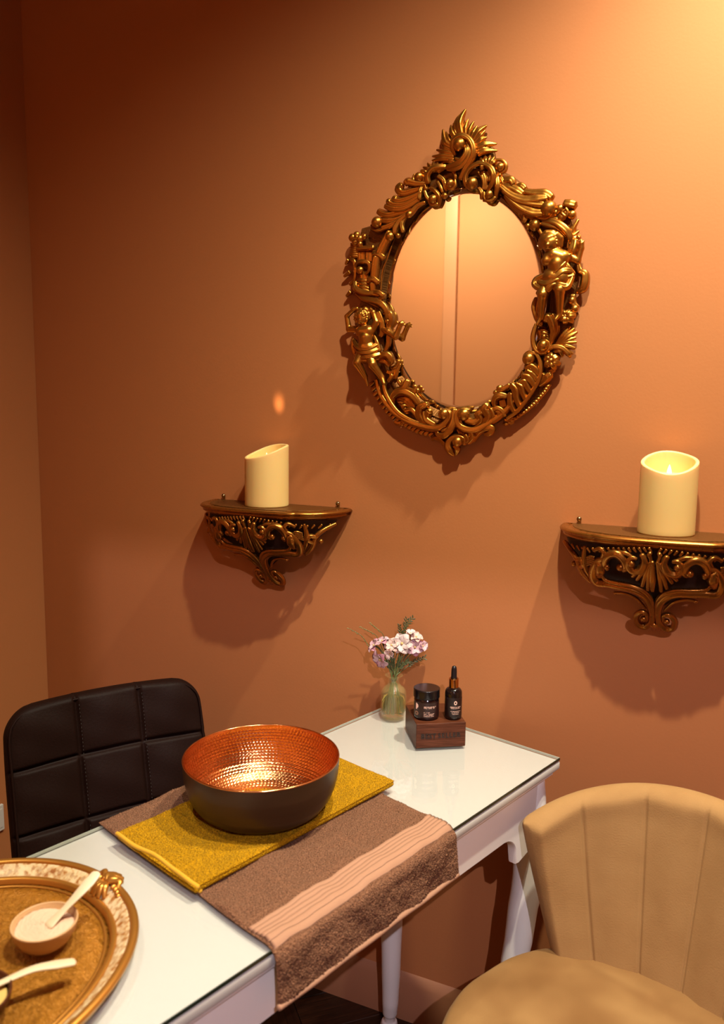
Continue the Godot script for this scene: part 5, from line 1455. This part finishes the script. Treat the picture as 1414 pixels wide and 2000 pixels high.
	orn("shell_fan", [[204.9, -122.7, 3.1, 17, 219.1, -103.2, 4.7, 21, 230.4, -87.2, 2.6, 18], [204.9, -122.7, 3.1, 17, 223.2, -105.1, 4.9, 21, 238.6, -91.1, 2.7, 18], [204.9, -122.7, 3.1, 17, 225.9, -108.5, 5.3, 21, 243.9, -97.7, 2.9, 18], [204.9, -122.7, 3.1, 17, 225, -113.5, 4.7, 21, 242.2, -107.8, 2.6, 18], [204.9, -122.7, 3.1, 17, 223, -117.1, 4.7, 21, 238.2, -114.8, 2.6, 18], [204.9, -122.7, 3.1, 17, 226, -117.9, 4.3, 21, 244, -116.4, 2.3, 18], [204.9, -122.7, 3.1, 17, 224.8, -123.6, 4.9, 21, 241.7, -127.9, 2.7, 18], [204.9, -122.7, 3.1, 17, 222.8, -128.7, 4.7, 21, 237.8, -138, 2.6, 18], [186.3, -139.9, 3.5, 20, 191.1, -129.8, 4.7, 23, 203.5, -124.9, 5.4, 24, 218.3, -127.4, 5.4, 24, 230.5, -137.8, 5, 22, 233.7, -143.7, 3.1, 18], [206.8, -133, 4.7, 22, 215.7, -133.2, 5.4, 23, 219, -142, 3.5, 20]], [])
	orn("flower", [[198.7, -151.2, 3.5, 22, 193, -148.1, 8.5, 24, 187.3, -145.1, 4.7, 20], [198.7, -151.2, 3.5, 22, 198, -143.8, 8.5, 24, 197.3, -136.5, 4.7, 20], [198.7, -151.2, 3.5, 22, 204.8, -147.2, 8.9, 24, 210.9, -143.3, 4.9, 20], [198.7, -151.2, 3.5, 22, 206.2, -154.2, 8.5, 24, 213.7, -157.2, 4.7, 20], [198.7, -151.2, 3.5, 22, 202, -158.5, 8.5, 24, 205.2, -165.9, 4.7, 20], [198.7, -151.2, 3.5, 22, 193.7, -156.2, 8.9, 24, 188.7, -161.3, 4.9, 20], [196.6, -172.4, 5, 18, 203.9, -168.1, 3.9, 18]], [[198.7, -151.2, 5.8, 28]])
	orn("acanthus_scroll", [[147.6, -154.1, 2.7, 22, 145.6, -142.2, 3.5, 23, 154.5, -134.9, 4.3, 24, 168.2, -138.1, 4.3, 24, 176.2, -150.1, 4.7, 24, 179.1, -164.9, 4.7, 24, 177.5, -182.6, 4.3, 24, 167.8, -203.4, 4.3, 23, 153.4, -225.9, 4.3, 23, 135.8, -248.7, 4.3, 22, 114.5, -264.2, 3.5, 20], [177.4, -178.2, 4.7, 22, 169.4, -167.7, 7.8, 22.3, 160.1, -161.7, 9.2, 23.3, 152.6, -164.6, 6.8, 25], [174.8, -190.1, 4.5, 22, 166.9, -181.1, 7.4, 22.3, 159.1, -175.1, 8.8, 23.3, 152.8, -170.5, 6.5, 25], [169.2, -201.9, 4.7, 22, 162.7, -190, 7.8, 22.3, 154.8, -182.5, 9.2, 23.3, 145.5, -179.4, 6.8, 25], [162.1, -213.9, 4.5, 22, 154, -200.4, 7.4, 22.3, 147.5, -191.4, 8.8, 23.3, 139.9, -194.4, 6.5, 25], [151.9, -227.5, 4.3, 22, 145.2, -212.4, 7.1, 22.3, 141.8, -201.9, 8.4, 23.3, 132.3, -195.9, 6.2, 25], [140.1, -241.1, 4.7, 21, 133.3, -223, 7.8, 21.3, 131.2, -207.9, 9.2, 22.3, 123, -197.4, 6.8, 24], [129.7, -251.8, 4.3, 20, 121.2, -233.7, 7.9, 20.8, 120.6, -215.5, 6.2, 23], [152.5, -161.6, 1.9, 27, 156.5, -166.1, 2.3, 27, 154.4, -171.3, 1.6, 27], [157.7, -162.3, 1.9, 27, 161.3, -166.8, 2.3, 27, 159.2, -171.4, 1.6, 27], [162.9, -162.9, 1.9, 27, 166.2, -167.4, 2.3, 27, 164.1, -171.4, 1.6, 27]], [[155, -147.1, 12.8, 26]])
	orn("acanthus_leaf", [[176.6, -197.5, 4.5, 17, 185.4, -190.1, 7.4, 17.3, 192.5, -181.3, 8.8, 18.3, 198.3, -178.4, 6.5, 20], [175, -194.5, 3.6, 17, 182.1, -184.2, 6.7, 17.8, 184.8, -176.8, 5.3, 20]], [])
	orn("rim_rope", [[186.6, -199.3, 2.9, 13, 191.8, -200.2, 3.7, 15, 196.7, -197, 2.5, 12], [183.8, -204.5, 2.9, 13, 189, -205.4, 3.7, 15, 193.9, -202.1, 2.5, 12], [181, -209.7, 2.9, 13, 186.2, -210.6, 3.7, 15, 191.2, -207.3, 2.5, 12], [177.4, -214.2, 2.9, 13, 182.6, -215.1, 3.7, 15, 187.6, -211.8, 2.5, 12], [173.8, -218.7, 2.9, 13, 179, -219.5, 3.7, 15, 184, -216.2, 2.5, 12], [169.5, -223.9, 2.9, 13, 174.7, -224.8, 3.7, 15, 179.7, -221.5, 2.5, 12], [165.1, -229.2, 2.9, 13, 170.4, -230, 3.7, 15, 175.4, -226.7, 2.5, 12], [160.7, -233.7, 2.9, 13, 166, -234.6, 3.7, 15, 171, -231.2, 2.5, 12], [156.3, -238.3, 2.9, 13, 161.6, -239.1, 3.7, 15, 166.6, -235.8, 2.5, 12], [151.1, -242.8, 2.9, 13, 156.4, -243.7, 3.7, 15, 161.5, -240.3, 2.5, 12], [145.9, -247.4, 2.9, 13, 151.2, -248.3, 3.7, 15, 156.3, -244.9, 2.5, 12], [140.7, -251.3, 2.9, 13, 146, -252.1, 3.7, 15, 151.1, -248.7, 2.5, 12], [135.4, -255.1, 2.9, 13, 140.7, -256, 3.7, 15, 145.8, -252.6, 2.5, 12], [130.1, -259, 2.9, 13, 135.4, -259.8, 3.7, 15, 140.6, -256.4, 2.5, 12], [124.8, -262.9, 2.9, 13, 130.1, -263.7, 3.7, 15, 135.3, -260.3, 2.5, 12], [118.7, -266.8, 2.9, 13, 124, -267.6, 3.7, 15, 129.2, -264.2, 2.5, 12], [112.5, -270.7, 2.9, 13, 117.9, -271.5, 3.7, 15, 123.1, -268.1, 2.5, 12], [106.4, -274.6, 2.9, 13, 111.8, -275.5, 3.7, 15, 117, -272, 2.5, 12]], [])
	orn("shell_fan", [[216.9, 72.3, 3.5, 15, 217.7, 87.4, 4.3, 18, 218.5, 102.4, 2.6, 15], [216.9, 72.3, 3.5, 15, 221.4, 86.4, 4.3, 18, 225.7, 100.4, 2.6, 15], [216.9, 72.3, 3.5, 15, 224.7, 84.4, 4.5, 18, 232.3, 96.3, 2.7, 15], [216.9, 72.3, 3.5, 15, 227.7, 81.3, 4.5, 18, 238.3, 90.3, 2.7, 15], [216.9, 72.3, 3.5, 15, 229.3, 77, 4.5, 18, 241.5, 81.6, 2.7, 15], [216.9, 72.3, 3.5, 15, 226.8, 91.9, 4.9, 18, 236.6, 111.3, 2.9, 15]], [])
	orn("drapery", [[173, 114, 5, 20, 190.7, 109.7, 7.4, 24, 205.6, 101.4, 8.9, 26, 219.1, 89, 8.9, 26, 225.4, 75.9, 7, 24, 223, 66.3, 4.3, 20], [168.8, 108.7, 3.5, 22, 185.2, 103.1, 4.7, 25, 202.9, 96, 5.4, 27, 218, 82.1, 4.3, 26], [184.6, 117.2, 4.3, 20, 197.9, 113.3, 5, 22, 211.3, 102.3, 4.3, 22]], [])
	orn("drapery", [[162.5, -30.1, 3.9, 16, 159.3, -46, 4.7, 18, 165.4, -66.6, 5, 18, 171.9, -80, 3.1, 16], [168.5, -30.4, 3.1, 18, 166.3, -50.6, 3.5, 19, 170, -68.3, 2.3, 18]], [])
	orn("sash", [[238.8, 32.8, 5, 12, 243.8, 17, 6.6, 14, 254, 10.7, 7.8, 15, 254.7, -4.8, 8.9, 15, 251, -15.9, 8.5, 14, 241.2, -21.1, 4.7, 12], [232.9, -29.2, 6.6, 15, 234.9, -42.1, 7, 15, 241.1, -50.9, 6.6, 15]], [[231.9, -37.7, 7, 19], [238.3, -53.7, 7.8, 18]])
	orn("lute", [[228.4, 40.5, 7.8, 26, 232.1, 52.9, 10.1, 28, 234.4, 65.4, 7.8, 27, 233.3, 73.9, 4.7, 25], [221.8, 59.3, 1.9, 27, 222.8, 69.1, 2.3, 27, 228.3, 74.3, 2.3, 27, 239.8, 72, 1.9, 27], [241.1, 76.1, 4.7, 24, 239.5, 79, 3.9, 24]], [])
	orn("curly_hair", [], [[-212.9, -63.6, 3.8, 45], [-215.6, -59, 3.8, 45], [-216.1, -53.9, 3.8, 45], [-214.2, -49.3, 3.8, 45], [-210.2, -45.8, 3.8, 45], [-205, -44.1, 3.8, 45], [-199.3, -44.5, 3.8, 45], [-194.1, -46.9, 3.8, 45], [-190.4, -50.9, 3.8, 45], [-188.8, -55.8, 3.8, 45], [-189.5, -60.8, 3.8, 45], [-211.2, -55.1, 3.4, 49], [-209.7, -51.4, 3.4, 49], [-206.2, -49, 3.4, 49], [-201.8, -48.4, 3.4, 49], [-197.5, -50, 3.4, 49], [-194.5, -53.2, 3.4, 49]])
	orn("curly_hair", [], [[178.5, 64.9, 4.4, 47], [177.6, 70.3, 4.4, 47], [178.9, 75.2, 4.4, 47], [182.2, 79, 4.4, 47], [187, 81, 4.4, 47], [192.5, 80.7, 4.4, 47], [197.6, 78.4, 4.4, 47], [201.5, 74.3, 4.4, 47], [203.6, 69.2, 4.4, 47], [203.4, 63.9, 4.4, 47], [201.1, 59.5, 4.4, 47], [183, 72.4, 4, 51], [185.6, 75.4, 4, 51], [189.7, 76.5, 4, 51], [194, 75.5, 4, 51], [197.4, 72.5, 4, 51], [199, 68.5, 4, 51]])
	orn("drapery", [[-222.8, -103.2, 4.7, 34, -208, -118.2, 6.2, 44, -184.3, -121.9, 6.6, 44, -168.2, -112.6, 5, 36], [-220.9, -114.6, 5, 34, -202.4, -128, 6.6, 44, -180.6, -129.2, 6.6, 44, -166.3, -122.3, 5.4, 36], [-217, -129.4, 5.4, 34, -198.6, -138.6, 7, 43, -176.8, -138.2, 7, 43, -162.5, -133.6, 5.8, 36], [-218.8, -135.8, 5, 34, -205.8, -144.2, 6.6, 42, -187.6, -144.5, 6.6, 42, -166, -141.6, 5.4, 34], [-226.6, -99.8, 4.3, 30, -227.3, -117.7, 5, 30, -221.5, -134.2, 3.9, 30], [-167.8, -143.2, 5, 30, -157.1, -135.3, 7.4, 32, -144.7, -134.7, 8.5, 32, -137.4, -145.3, 7.4, 30, -144.3, -154.8, 4.3, 26], [-165.9, -146.4, 4.7, 28, -151.6, -148.3, 5.8, 28, -144.3, -156.4, 3.9, 28], [-175.7, -94.7, 3.1, 34, -168.3, -107.8, 4.3, 36, -162.7, -124, 4.7, 36]], [])
	orn("drapery", [[181.7, 9.3, 4.7, 36, 167.1, 3, 5.8, 36, 164.5, -7, 5.8, 38, 178.3, -14.9, 6.6, 42, 193.1, -17.2, 4.7, 44], [185.8, 16.3, 4.7, 40, 200.7, 11.1, 6.6, 47, 214.8, 23, 7, 46, 221.6, 32.5, 4.7, 40], [183.3, 6.4, 5, 40, 201.1, 1, 7, 48, 219.5, 12.8, 7.4, 46, 232.5, 13.4, 5, 38], [173.3, -3.1, 5, 40, 189.8, -8.4, 6.6, 48, 210, -0.9, 7, 48, 235.7, 6.2, 5, 36], [176.8, -14.9, 5, 42, 190.2, -18.4, 7, 48, 203, -9.1, 7, 48, 230.3, -3.4, 5, 36], [171.2, -23.3, 4.3, 40, 186, -22.6, 5.8, 46, 198.8, -13.1, 4.7, 48], [201.6, -10.4, 4.7, 46, 214.8, -12.6, 6.6, 50, 228, -14.7, 6.6, 46, 234.4, 3.4, 5, 36], [220.1, 32.6, 3.9, 38, 226.4, 20.9, 5.8, 38, 235.5, 9, 5, 34]], [])
	silhouette([5, 330, 19, 315, 30, 309, 51, 301, 46, 286, 67, 270, 70, 255, 77, 232, 81, 210, 100, 191, 127, 173, 157, 151, 187, 140, 216, 136, 229, 118, 239, 89, 246, 61, 250, 23, 246, -5, 239, -33, 242, -61, 240, -100, 227, -118, 215, -152, 197, -191, 177, -221, 142, -251, 111, -267, 75, -286, 32, -308, 0, -332, -26, -306, -81, -286, -122, -260, -159, -227, -183, -189, -214, -140, -227, -97, -238, -53, -226, -21, -231, 33, -239, 75, -232, 112, -225, 138, -194, 143, -165, 163, -136, 186, -131, 206, -103, 223, -90, 239, -65, 246, -49, 261, -36, 279, -39, 304, -20, 316])
	figure([[-203.4, -53.7, 38, 15.1, -201.1, -59.4, 39, 13.6], [-196.3, -38.8, 36, 6.6, -190.9, -41.4, 36, 5.4], [-206.3, -40.8, 38, 6.6, -212.6, -45.3, 36, 5.8], [-215.2, -51.7, 35, 5.4, -216, -59.7, 34, 4.7], [-189, -47.9, 36, 5.4, -187.1, -55.9, 35, 4.7], [-202.4, -57.8, 48, 2.3, -202.9, -62.6, 50, 3.9], [-207.9, -55.1, 47, 1.7, -204.3, -55, 48, 1.7], [-198.8, -55.2, 47, 1.7, -195.2, -56.3, 46, 1.7], [-205, -66.8, 47, 2.3, -199.6, -67, 47, 2.3], [-209.6, -62.3, 45, 3.5, -208.7, -63.2, 45, 3.5], [-196, -62.8, 45, 3.5, -195.1, -63.6, 45, 3.5], [-206.9, -63.2, 46, 1.9, -198.7, -65.1, 46, 1.9], [-199.5, -71.5, 36, 8.1, -197.6, -78, 35, 8.9], [-203.9, -85.1, 36, 14, -188.5, -84.4, 36, 13.6], [-193.7, -97.5, 37, 15.9, -193.6, -105.5, 36, 15.9], [-197, -118.4, 34, 17.9, -187.9, -120.2, 34, 17.1], [-215.8, -79.1, 34, 7.8, -237, -77.6, 31, 7], [-237, -77.6, 31, 6.6, -241.9, -50.6, 33, 5], [-241.9, -50.6, 33, 5, -224.5, -37.6, 35, 4.7], [-224.5, -37.6, 35, 4.7, -216.3, -35.5, 36, 3.5], [-179.5, -80.2, 35, 8.1, -169.9, -66.1, 38, 6.6], [-169.9, -66.1, 38, 6.2, -177.3, -45.1, 38, 4.7], [-177.3, -45.1, 38, 4.7, -183.7, -38.5, 38, 3.5], [-163.4, -79.1, 22, 5.8, -147.3, -85.2, 26, 7], [-147.3, -85.2, 26, 7, -128.6, -96.8, 29, 6.6], [-128.6, -96.8, 29, 6.6, -120.7, -78.9, 30, 5], [-120.7, -78.9, 30, 5, -116.4, -70.4, 30, 5.4], [-116.4, -70.4, 30, 2.7, -108.1, -73, 30, 1.7], [-116, -68.8, 30, 2.3, -108.2, -68.3, 30, 1.6], [-117.8, -68.7, 30, 2.3, -111.8, -64.2, 30, 1.6], [-120.8, -74.1, 30, 2.1, -125.7, -65.3, 31, 1.6], [-204.1, -132.8, 36, 12.8, -209.4, -150.7, 45, 9.7], [-209.4, -150.7, 45, 9.3, -196.2, -178.6, 34, 5.8], [-196.2, -178.6, 34, 5, -190.1, -197.4, 34, 2.9], [-184.1, -136.4, 36, 12.8, -174.4, -154.4, 45, 9.7], [-174.4, -154.4, 45, 9.3, -158.2, -179.6, 34, 6.2], [-158.2, -179.6, 34, 5.8, -149.9, -194.2, 38, 3.7]])
	figure([[189.5, 70.2, 40, 17.9, 191.8, 66.5, 41, 16.3], [178.7, 82.4, 41, 6.6, 174.6, 75.6, 39, 6.2], [184.4, 86.2, 42, 6.6, 194.7, 85.3, 41, 7], [202.1, 81.9, 40, 7, 209.6, 75.7, 37, 6.6], [209.8, 70.1, 36, 5.8, 210.1, 63, 35, 5], [171.9, 68.6, 37, 5.4, 173.7, 61.4, 36, 5], [189.9, 67.3, 52, 2.7, 189.4, 62, 55, 4.7], [182.9, 70, 51, 2.1, 186.6, 70.1, 52, 2.1], [192.4, 69.1, 52, 2.1, 196.2, 67.6, 51, 2.1], [187.1, 57.3, 52, 2.7, 192.9, 57.1, 52, 2.7], [182.5, 62.2, 50, 4.3, 183.2, 61.4, 50, 4.3], [196.5, 60.4, 49, 4.3, 197.2, 59.7, 49, 4.3], [185.6, 58.8, 50, 1.9, 194.3, 59.2, 50, 1.9], [199, 52.5, 38, 10.7, 203.5, 47.9, 37, 11.6], [199.3, 43.9, 37, 16.7, 214.1, 38.7, 36, 16.3], [205.8, 27.9, 38, 17.9, 207.7, 19.2, 37, 17.5], [198.1, 4.1, 35, 20.2, 212.8, 1.8, 35, 19.4], [190.5, 44.5, 40, 10.9, 186.5, 34.8, 44, 9.3], [186.5, 34.8, 44, 8.9, 208.5, 34.8, 44, 7.4], [208.5, 34.8, 44, 7, 223.3, 41.6, 41, 5], [223.3, 41.6, 41, 3.5, 230.4, 44.6, 41, 1.7], [223.4, 40.9, 41, 3.1, 231.2, 41, 40, 1.7], [222.7, 39.5, 41, 2.7, 229.2, 37.6, 40, 1.7], [221.1, 43.8, 32, 8.5, 241.6, 34, 29, 7], [241.6, 34, 29, 6.6, 248.4, 56, 30, 5], [248.4, 56, 30, 5, 248, 64.4, 31, 5], [248, 64.4, 31, 2.3, 243.6, 68.2, 32, 1.6], [248.6, 65.7, 31, 2.1, 247, 71.4, 32, 1.6], [250.1, 64.2, 31, 2.1, 252, 69, 31, 1.6], [185.6, -12.4, 36, 13.6, 182.5, -28.2, 48, 10.5], [182.5, -28.2, 48, 9.7, 178.2, -68.6, 36, 5.4], [178.2, -68.6, 36, 5, 172.7, -81.5, 40, 3.1], [207.4, -9.3, 36, 14, 214.5, -21.1, 48, 10.5], [214.5, -21.1, 48, 10.1, 213.9, -64.2, 36, 5.4], [213.9, -64.2, 36, 5, 208, -74.8, 42, 3.5]])

# ---------------------------------------------------------------- bracket shelves
func apron_point(u: float, v: float, off: float) -> Vector3:
	var a := absf(u) / 0.188
	var z := 0.134 * pow(maxf(0.0, 1.0 - pow(a, 2.4)), 0.62)
	z *= 1.0 - 0.93 * pow(clampf(v, 0.0, 0.175) / 0.175, 1.4)
	return Vector3(u, -0.022 - v, z + 0.004 + off)

# carved strokes on the curved front, as across, down, radius, lift (mm), laid on both halves
func carve(t: Node3D, called: String, tubes: Array, beads: Array) -> void:
	for side in [1.0, -1.0]:
		var m := Mb.new()
		for d in tubes:
			var p := PackedVector3Array()
			var r := PackedFloat32Array()
			for k in range(0, d.size(), 4):
				p.append(apron_point(d[k] * 0.001 * side, d[k + 1] * 0.001, d[k + 3] * 0.001))
				r.append(d[k + 2] * 0.001)
			m.tube(p, r, 16, 1.0, Vector3.BACK, 5, 0.12)
		for b in beads:
			m.ball(apron_point(b[0] * 0.001 * side, b[1] * 0.001, b[3] * 0.001), Vector3.ONE * b[2] * 0.001, 14)
		part(called, m, M.gold_shelf, t)
		if called == "palmette_centre":
			break

func bracket_shelf(at: Vector3, label: String) -> void:
	var t := thing("bracket_shelf", label, "shelf", at, 0.0)
	var half := PackedVector2Array([Vector2(0.0, 0.141), Vector2(0.03, 0.1405), Vector2(0.06, 0.138), Vector2(0.09, 0.133), Vector2(0.105, 0.1285), Vector2(0.109, 0.123), Vector2(0.115, 0.1215), Vector2(0.128, 0.117), Vector2(0.145, 0.106), Vector2(0.162, 0.090), Vector2(0.176, 0.068), Vector2(0.185, 0.044), Vector2(0.190, 0.02), Vector2(0.191, 0.0)])
	var out := PackedVector2Array()
	for k in range(half.size() - 1, 0, -1):
		out.append(Vector2(-half[k].x, half[k].y))
	out.append_array(half)
	for k in 9:
		out.append(Vector2(0.191 - 0.382 * (k + 1) / 10.0, 0.0))
	var n := out.size()
	var prof := [Vector2(0.14, 0.0), Vector2(0.07, 0.0), Vector2(0.022, 0.0), Vector2(0.0165, -0.0002), Vector2(0.0145, -0.0018), Vector2(0.0115, -0.0016), Vector2(0.0065, 0.0), Vector2(0.0025, -0.0012), Vector2(0.0002, -0.004), Vector2(0.0, -0.0062), Vector2(0.002, -0.0086), Vector2(0.0055, -0.0098), Vector2(0.0045, -0.0122), Vector2(0.0052, -0.0152), Vector2(0.009, -0.0178), Vector2(0.014, -0.0205), Vector2(0.02, -0.022), Vector2(0.07, -0.022), Vector2(0.14, -0.022)]
	part("board", Mb.new().surf(n, prof.size() - 1, func(u: float, v: float) -> Vector3:
		var q: Vector2 = prof[roundi(v * (prof.size() - 1))]
		var p := out[roundi(u * n) % n]
		return Vector3(p.x * (1.0 - q.x / 0.1401), q.y, 0.001 + p.y * (1.0 - q.x / 0.1401)), true), M.gold_shelf, t)
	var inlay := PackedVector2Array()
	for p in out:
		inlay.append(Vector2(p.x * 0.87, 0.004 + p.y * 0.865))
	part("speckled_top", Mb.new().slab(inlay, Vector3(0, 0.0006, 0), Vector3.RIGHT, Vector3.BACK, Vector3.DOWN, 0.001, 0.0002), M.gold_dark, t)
	# dark curved backing behind the openwork
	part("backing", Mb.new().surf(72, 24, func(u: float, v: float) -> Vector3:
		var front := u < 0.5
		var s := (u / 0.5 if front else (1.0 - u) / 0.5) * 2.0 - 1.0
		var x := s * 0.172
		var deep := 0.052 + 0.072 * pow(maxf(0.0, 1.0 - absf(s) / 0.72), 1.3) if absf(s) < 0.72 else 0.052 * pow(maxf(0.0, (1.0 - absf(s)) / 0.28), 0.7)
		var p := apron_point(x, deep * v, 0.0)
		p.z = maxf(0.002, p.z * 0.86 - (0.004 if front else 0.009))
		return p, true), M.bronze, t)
	carve(t, "main_rib", [[-87.6, 23.2, 4.4, 5, -99.8, 30.4, 6.3, 5, -108.5, 47.8, 8.1, 5, -109.1, 64, 8.8, 5, -101.4, 74.9, 8.8, 5, -84.4, 74.5, 8.1, 5, -60.9, 76.1, 8.1, 5, -38.1, 78.2, 8.1, 5, -19.3, 88.2, 8.1, 5, -8.5, 105.5, 7.5, 5, -4.7, 128.9, 6.9, 5, -5.8, 144.7, 5, 5], [-91.6, 58.7, 3.1, 8, -83.6, 66.8, 4.4, 8, -60.2, 69.8, 4.7, 8, -37.5, 71.9, 4.7, 8, -17.6, 80.2, 4.7, 8, -6.5, 95.7, 4.4, 8, -1.6, 115.5, 2.5, 8], [-71.3, 92.4, 2.8, 3, -52.5, 90.8, 3.1, 3, -32.2, 99.2, 3.1, 3, -17, 119.2, 2.5, 3]], [[-69.2, 92.4, 3.5, 4]])
	carve(t, "foot_volute", [[-5.1, 125.7, 6.3, 6, -6.7, 147.8, 6.9, 6, -18.4, 162.7, 6.9, 6, -31, 158.3, 6.3, 6, -34.1, 141.1, 5.6, 6, -25, 128.7, 5, 6, -15.3, 131.8, 4.4, 6, -14.9, 144.3, 3.8, 6, -21.3, 148.5, 2.8, 6], [-3.2, 153.9, 8.1, 5, -4.3, 167.2, 3.8, 5]], [[-20.6, 143.7, 5.8, 8]])
	carve(t, "side_leaf", [[-173.9, 8.6, 3.8, 3, -158.3, 19.2, 5, 3, -143.5, 33.5, 5.6, 3, -131.9, 59.9, 5.6, 3, -115.7, 76.8, 3.8, 3], [-125.5, 6.4, 3.1, 3, -127, 29.6, 5.6, 3, -122.3, 52.3, 6.3, 3, -110.3, 71.6, 3.8, 3], [-143.1, 35.6, 4.4, 5, -133.4, 33.3, 5.6, 5, -128.2, 42.6, 6.3, 5, -136.5, 49.8, 3.8, 5], [-120.9, 26.4, 1.9, 7, -113.1, 22.3, 2.2, 7, -106.8, 22.9, 1.9, 7], [-120.9, 30.3, 1.9, 7, -113.1, 26.1, 2.2, 7, -106.8, 26.7, 1.9, 7], [-121, 34.2, 1.9, 7, -113.2, 30, 2.2, 7, -106.9, 30.6, 1.9, 7], [-121.1, 38.1, 1.9, 7, -113.3, 33.9, 2.2, 7, -107, 34.5, 1.9, 7], [-121.2, 42.1, 1.9, 7, -113.4, 37.8, 2.2, 7, -107.1, 38.4, 1.9, 7], [-107.1, 10.1, 3.1, 5, -96, 4.6, 4.4, 5, -88, 12, 4.7, 5, -93.6, 24.2, 3.1, 5], [-102.5, 45.1, 5, 6, -97.3, 33.7, 8.1, 6, -95.2, 46.4, 10.6, 6, -98.1, 60.3, 5, 6]], [[-149.9, 46, 5.8, 4]])
	carve(t, "hook_scroll", [[-81.8, 42.8, 3.8, 6, -86.8, 30.6, 6.3, 6, -80.2, 15.6, 7.5, 6, -66.3, 9.9, 7.5, 6, -53.7, 18.1, 7.5, 6, -48.2, 32.6, 7.5, 6, -52.8, 39.7, 5, 6], [-68.9, 6.9, 3.1, 4, -50.7, 7, 4.4, 4, -39.5, 11.8, 3.8, 4]], [[-58.1, 34.8, 7.5, 8], [-82.6, 37.3, 5.8, 8]])
	carve(t, "palmette_scroll", [[-20.7, 6.8, 4.4, 7, -16.2, 19.8, 6.9, 7, -22.6, 35.6, 8.1, 7, -37, 38.7, 7.5, 7, -44.7, 26.8, 6.3, 7, -39.1, 14.9, 5, 7, -30.4, 15.1, 3.1, 7]], [[-38.4, 24.9, 6.9, 9]])
	carve(t, "palmette", [[-4.3, 18.4, 2.5, 8, -21.7, 33, 5.3, 8, -37, 50.2, 3.4, 8], [-4.3, 18.4, 2.5, 8, -17.9, 35.8, 5.3, 8, -29.3, 55.9, 3.4, 8], [-4.3, 18.4, 2.5, 8, -13.5, 41.7, 5.3, 8, -20.7, 68.2, 3.4, 8], [-4.3, 18.4, 2.5, 8, -8.9, 45.1, 5.3, 8, -11.4, 75.3, 3.4, 8], [-9.1, 4.7, 3.8, 6, -5.6, 18.9, 3.1, 6]], [[-7.9, 3.4, 4, 6]])
	carve(t, "fringe", [[-166.9, 9, 2.8, 2, -160.8, 16.5, 1.6, 2], [-154, 8.5, 2.8, 2, -148.5, 15.7, 1.6, 2], [-142.2, 8.6, 2.8, 2, -137.1, 15.6, 1.6, 2], [-131.1, 9.2, 2.8, 2, -126.2, 15.8, 1.6, 2], [-120.4, 8.6, 2.8, 2, -115.7, 15.2, 1.6, 2], [-110.2, 6.7, 2.8, 2, -105.6, 13.4, 1.6, 2], [-100.2, 5, 2.8, 2, -95.7, 11.7, 1.6, 2], [-90.5, 3.5, 2.8, 2, -86.1, 10.2, 1.6, 2], [-81, 2.1, 2.8, 2, -76.6, 8.8, 1.6, 2], [-71.7, 0.8, 2.8, 2, -67.4, 7.5, 1.6, 2], [-62.5, -0.3, 2.8, 2, -58.2, 6.3, 1.6, 2], [-53.5, -1.4, 2.8, 2, -49.2, 5.2, 1.6, 2], [-44.6, -2.4, 2.8, 2, -40.4, 4.2, 1.6, 2], [-35.8, -3.3, 2.8, 2, -31.6, 3.3, 1.6, 2], [-27.1, -4.1, 2.8, 2, -22.9, 2.4, 1.6, 2], [-18.5, -4.9, 2.8, 2, -14.3, 1.6, 1.6, 2], [-10, -5.7, 2.8, 2, -5.8, 0.8, 1.6, 2]], [])
	carve(t, "palmette_centre", [[-3, 18.1, 3.1, 9, -2.8, 51.1, 6.9, 9, -3.2, 75.3, 3.8, 9]], [])
	for s in [-0.156, 0.156]:
		var e := Mb.new()
		e.ball(Vector3(s, 0.0095, 0.006), Vector3(0.005, 0.005, 0.0045), 14)
		e.box(Vector3(s, 0.003, 0.003), Vector3(0.007, 0.014, 0.003), 0.001)
		part("wall_eyelet", e, M.chrome, t)
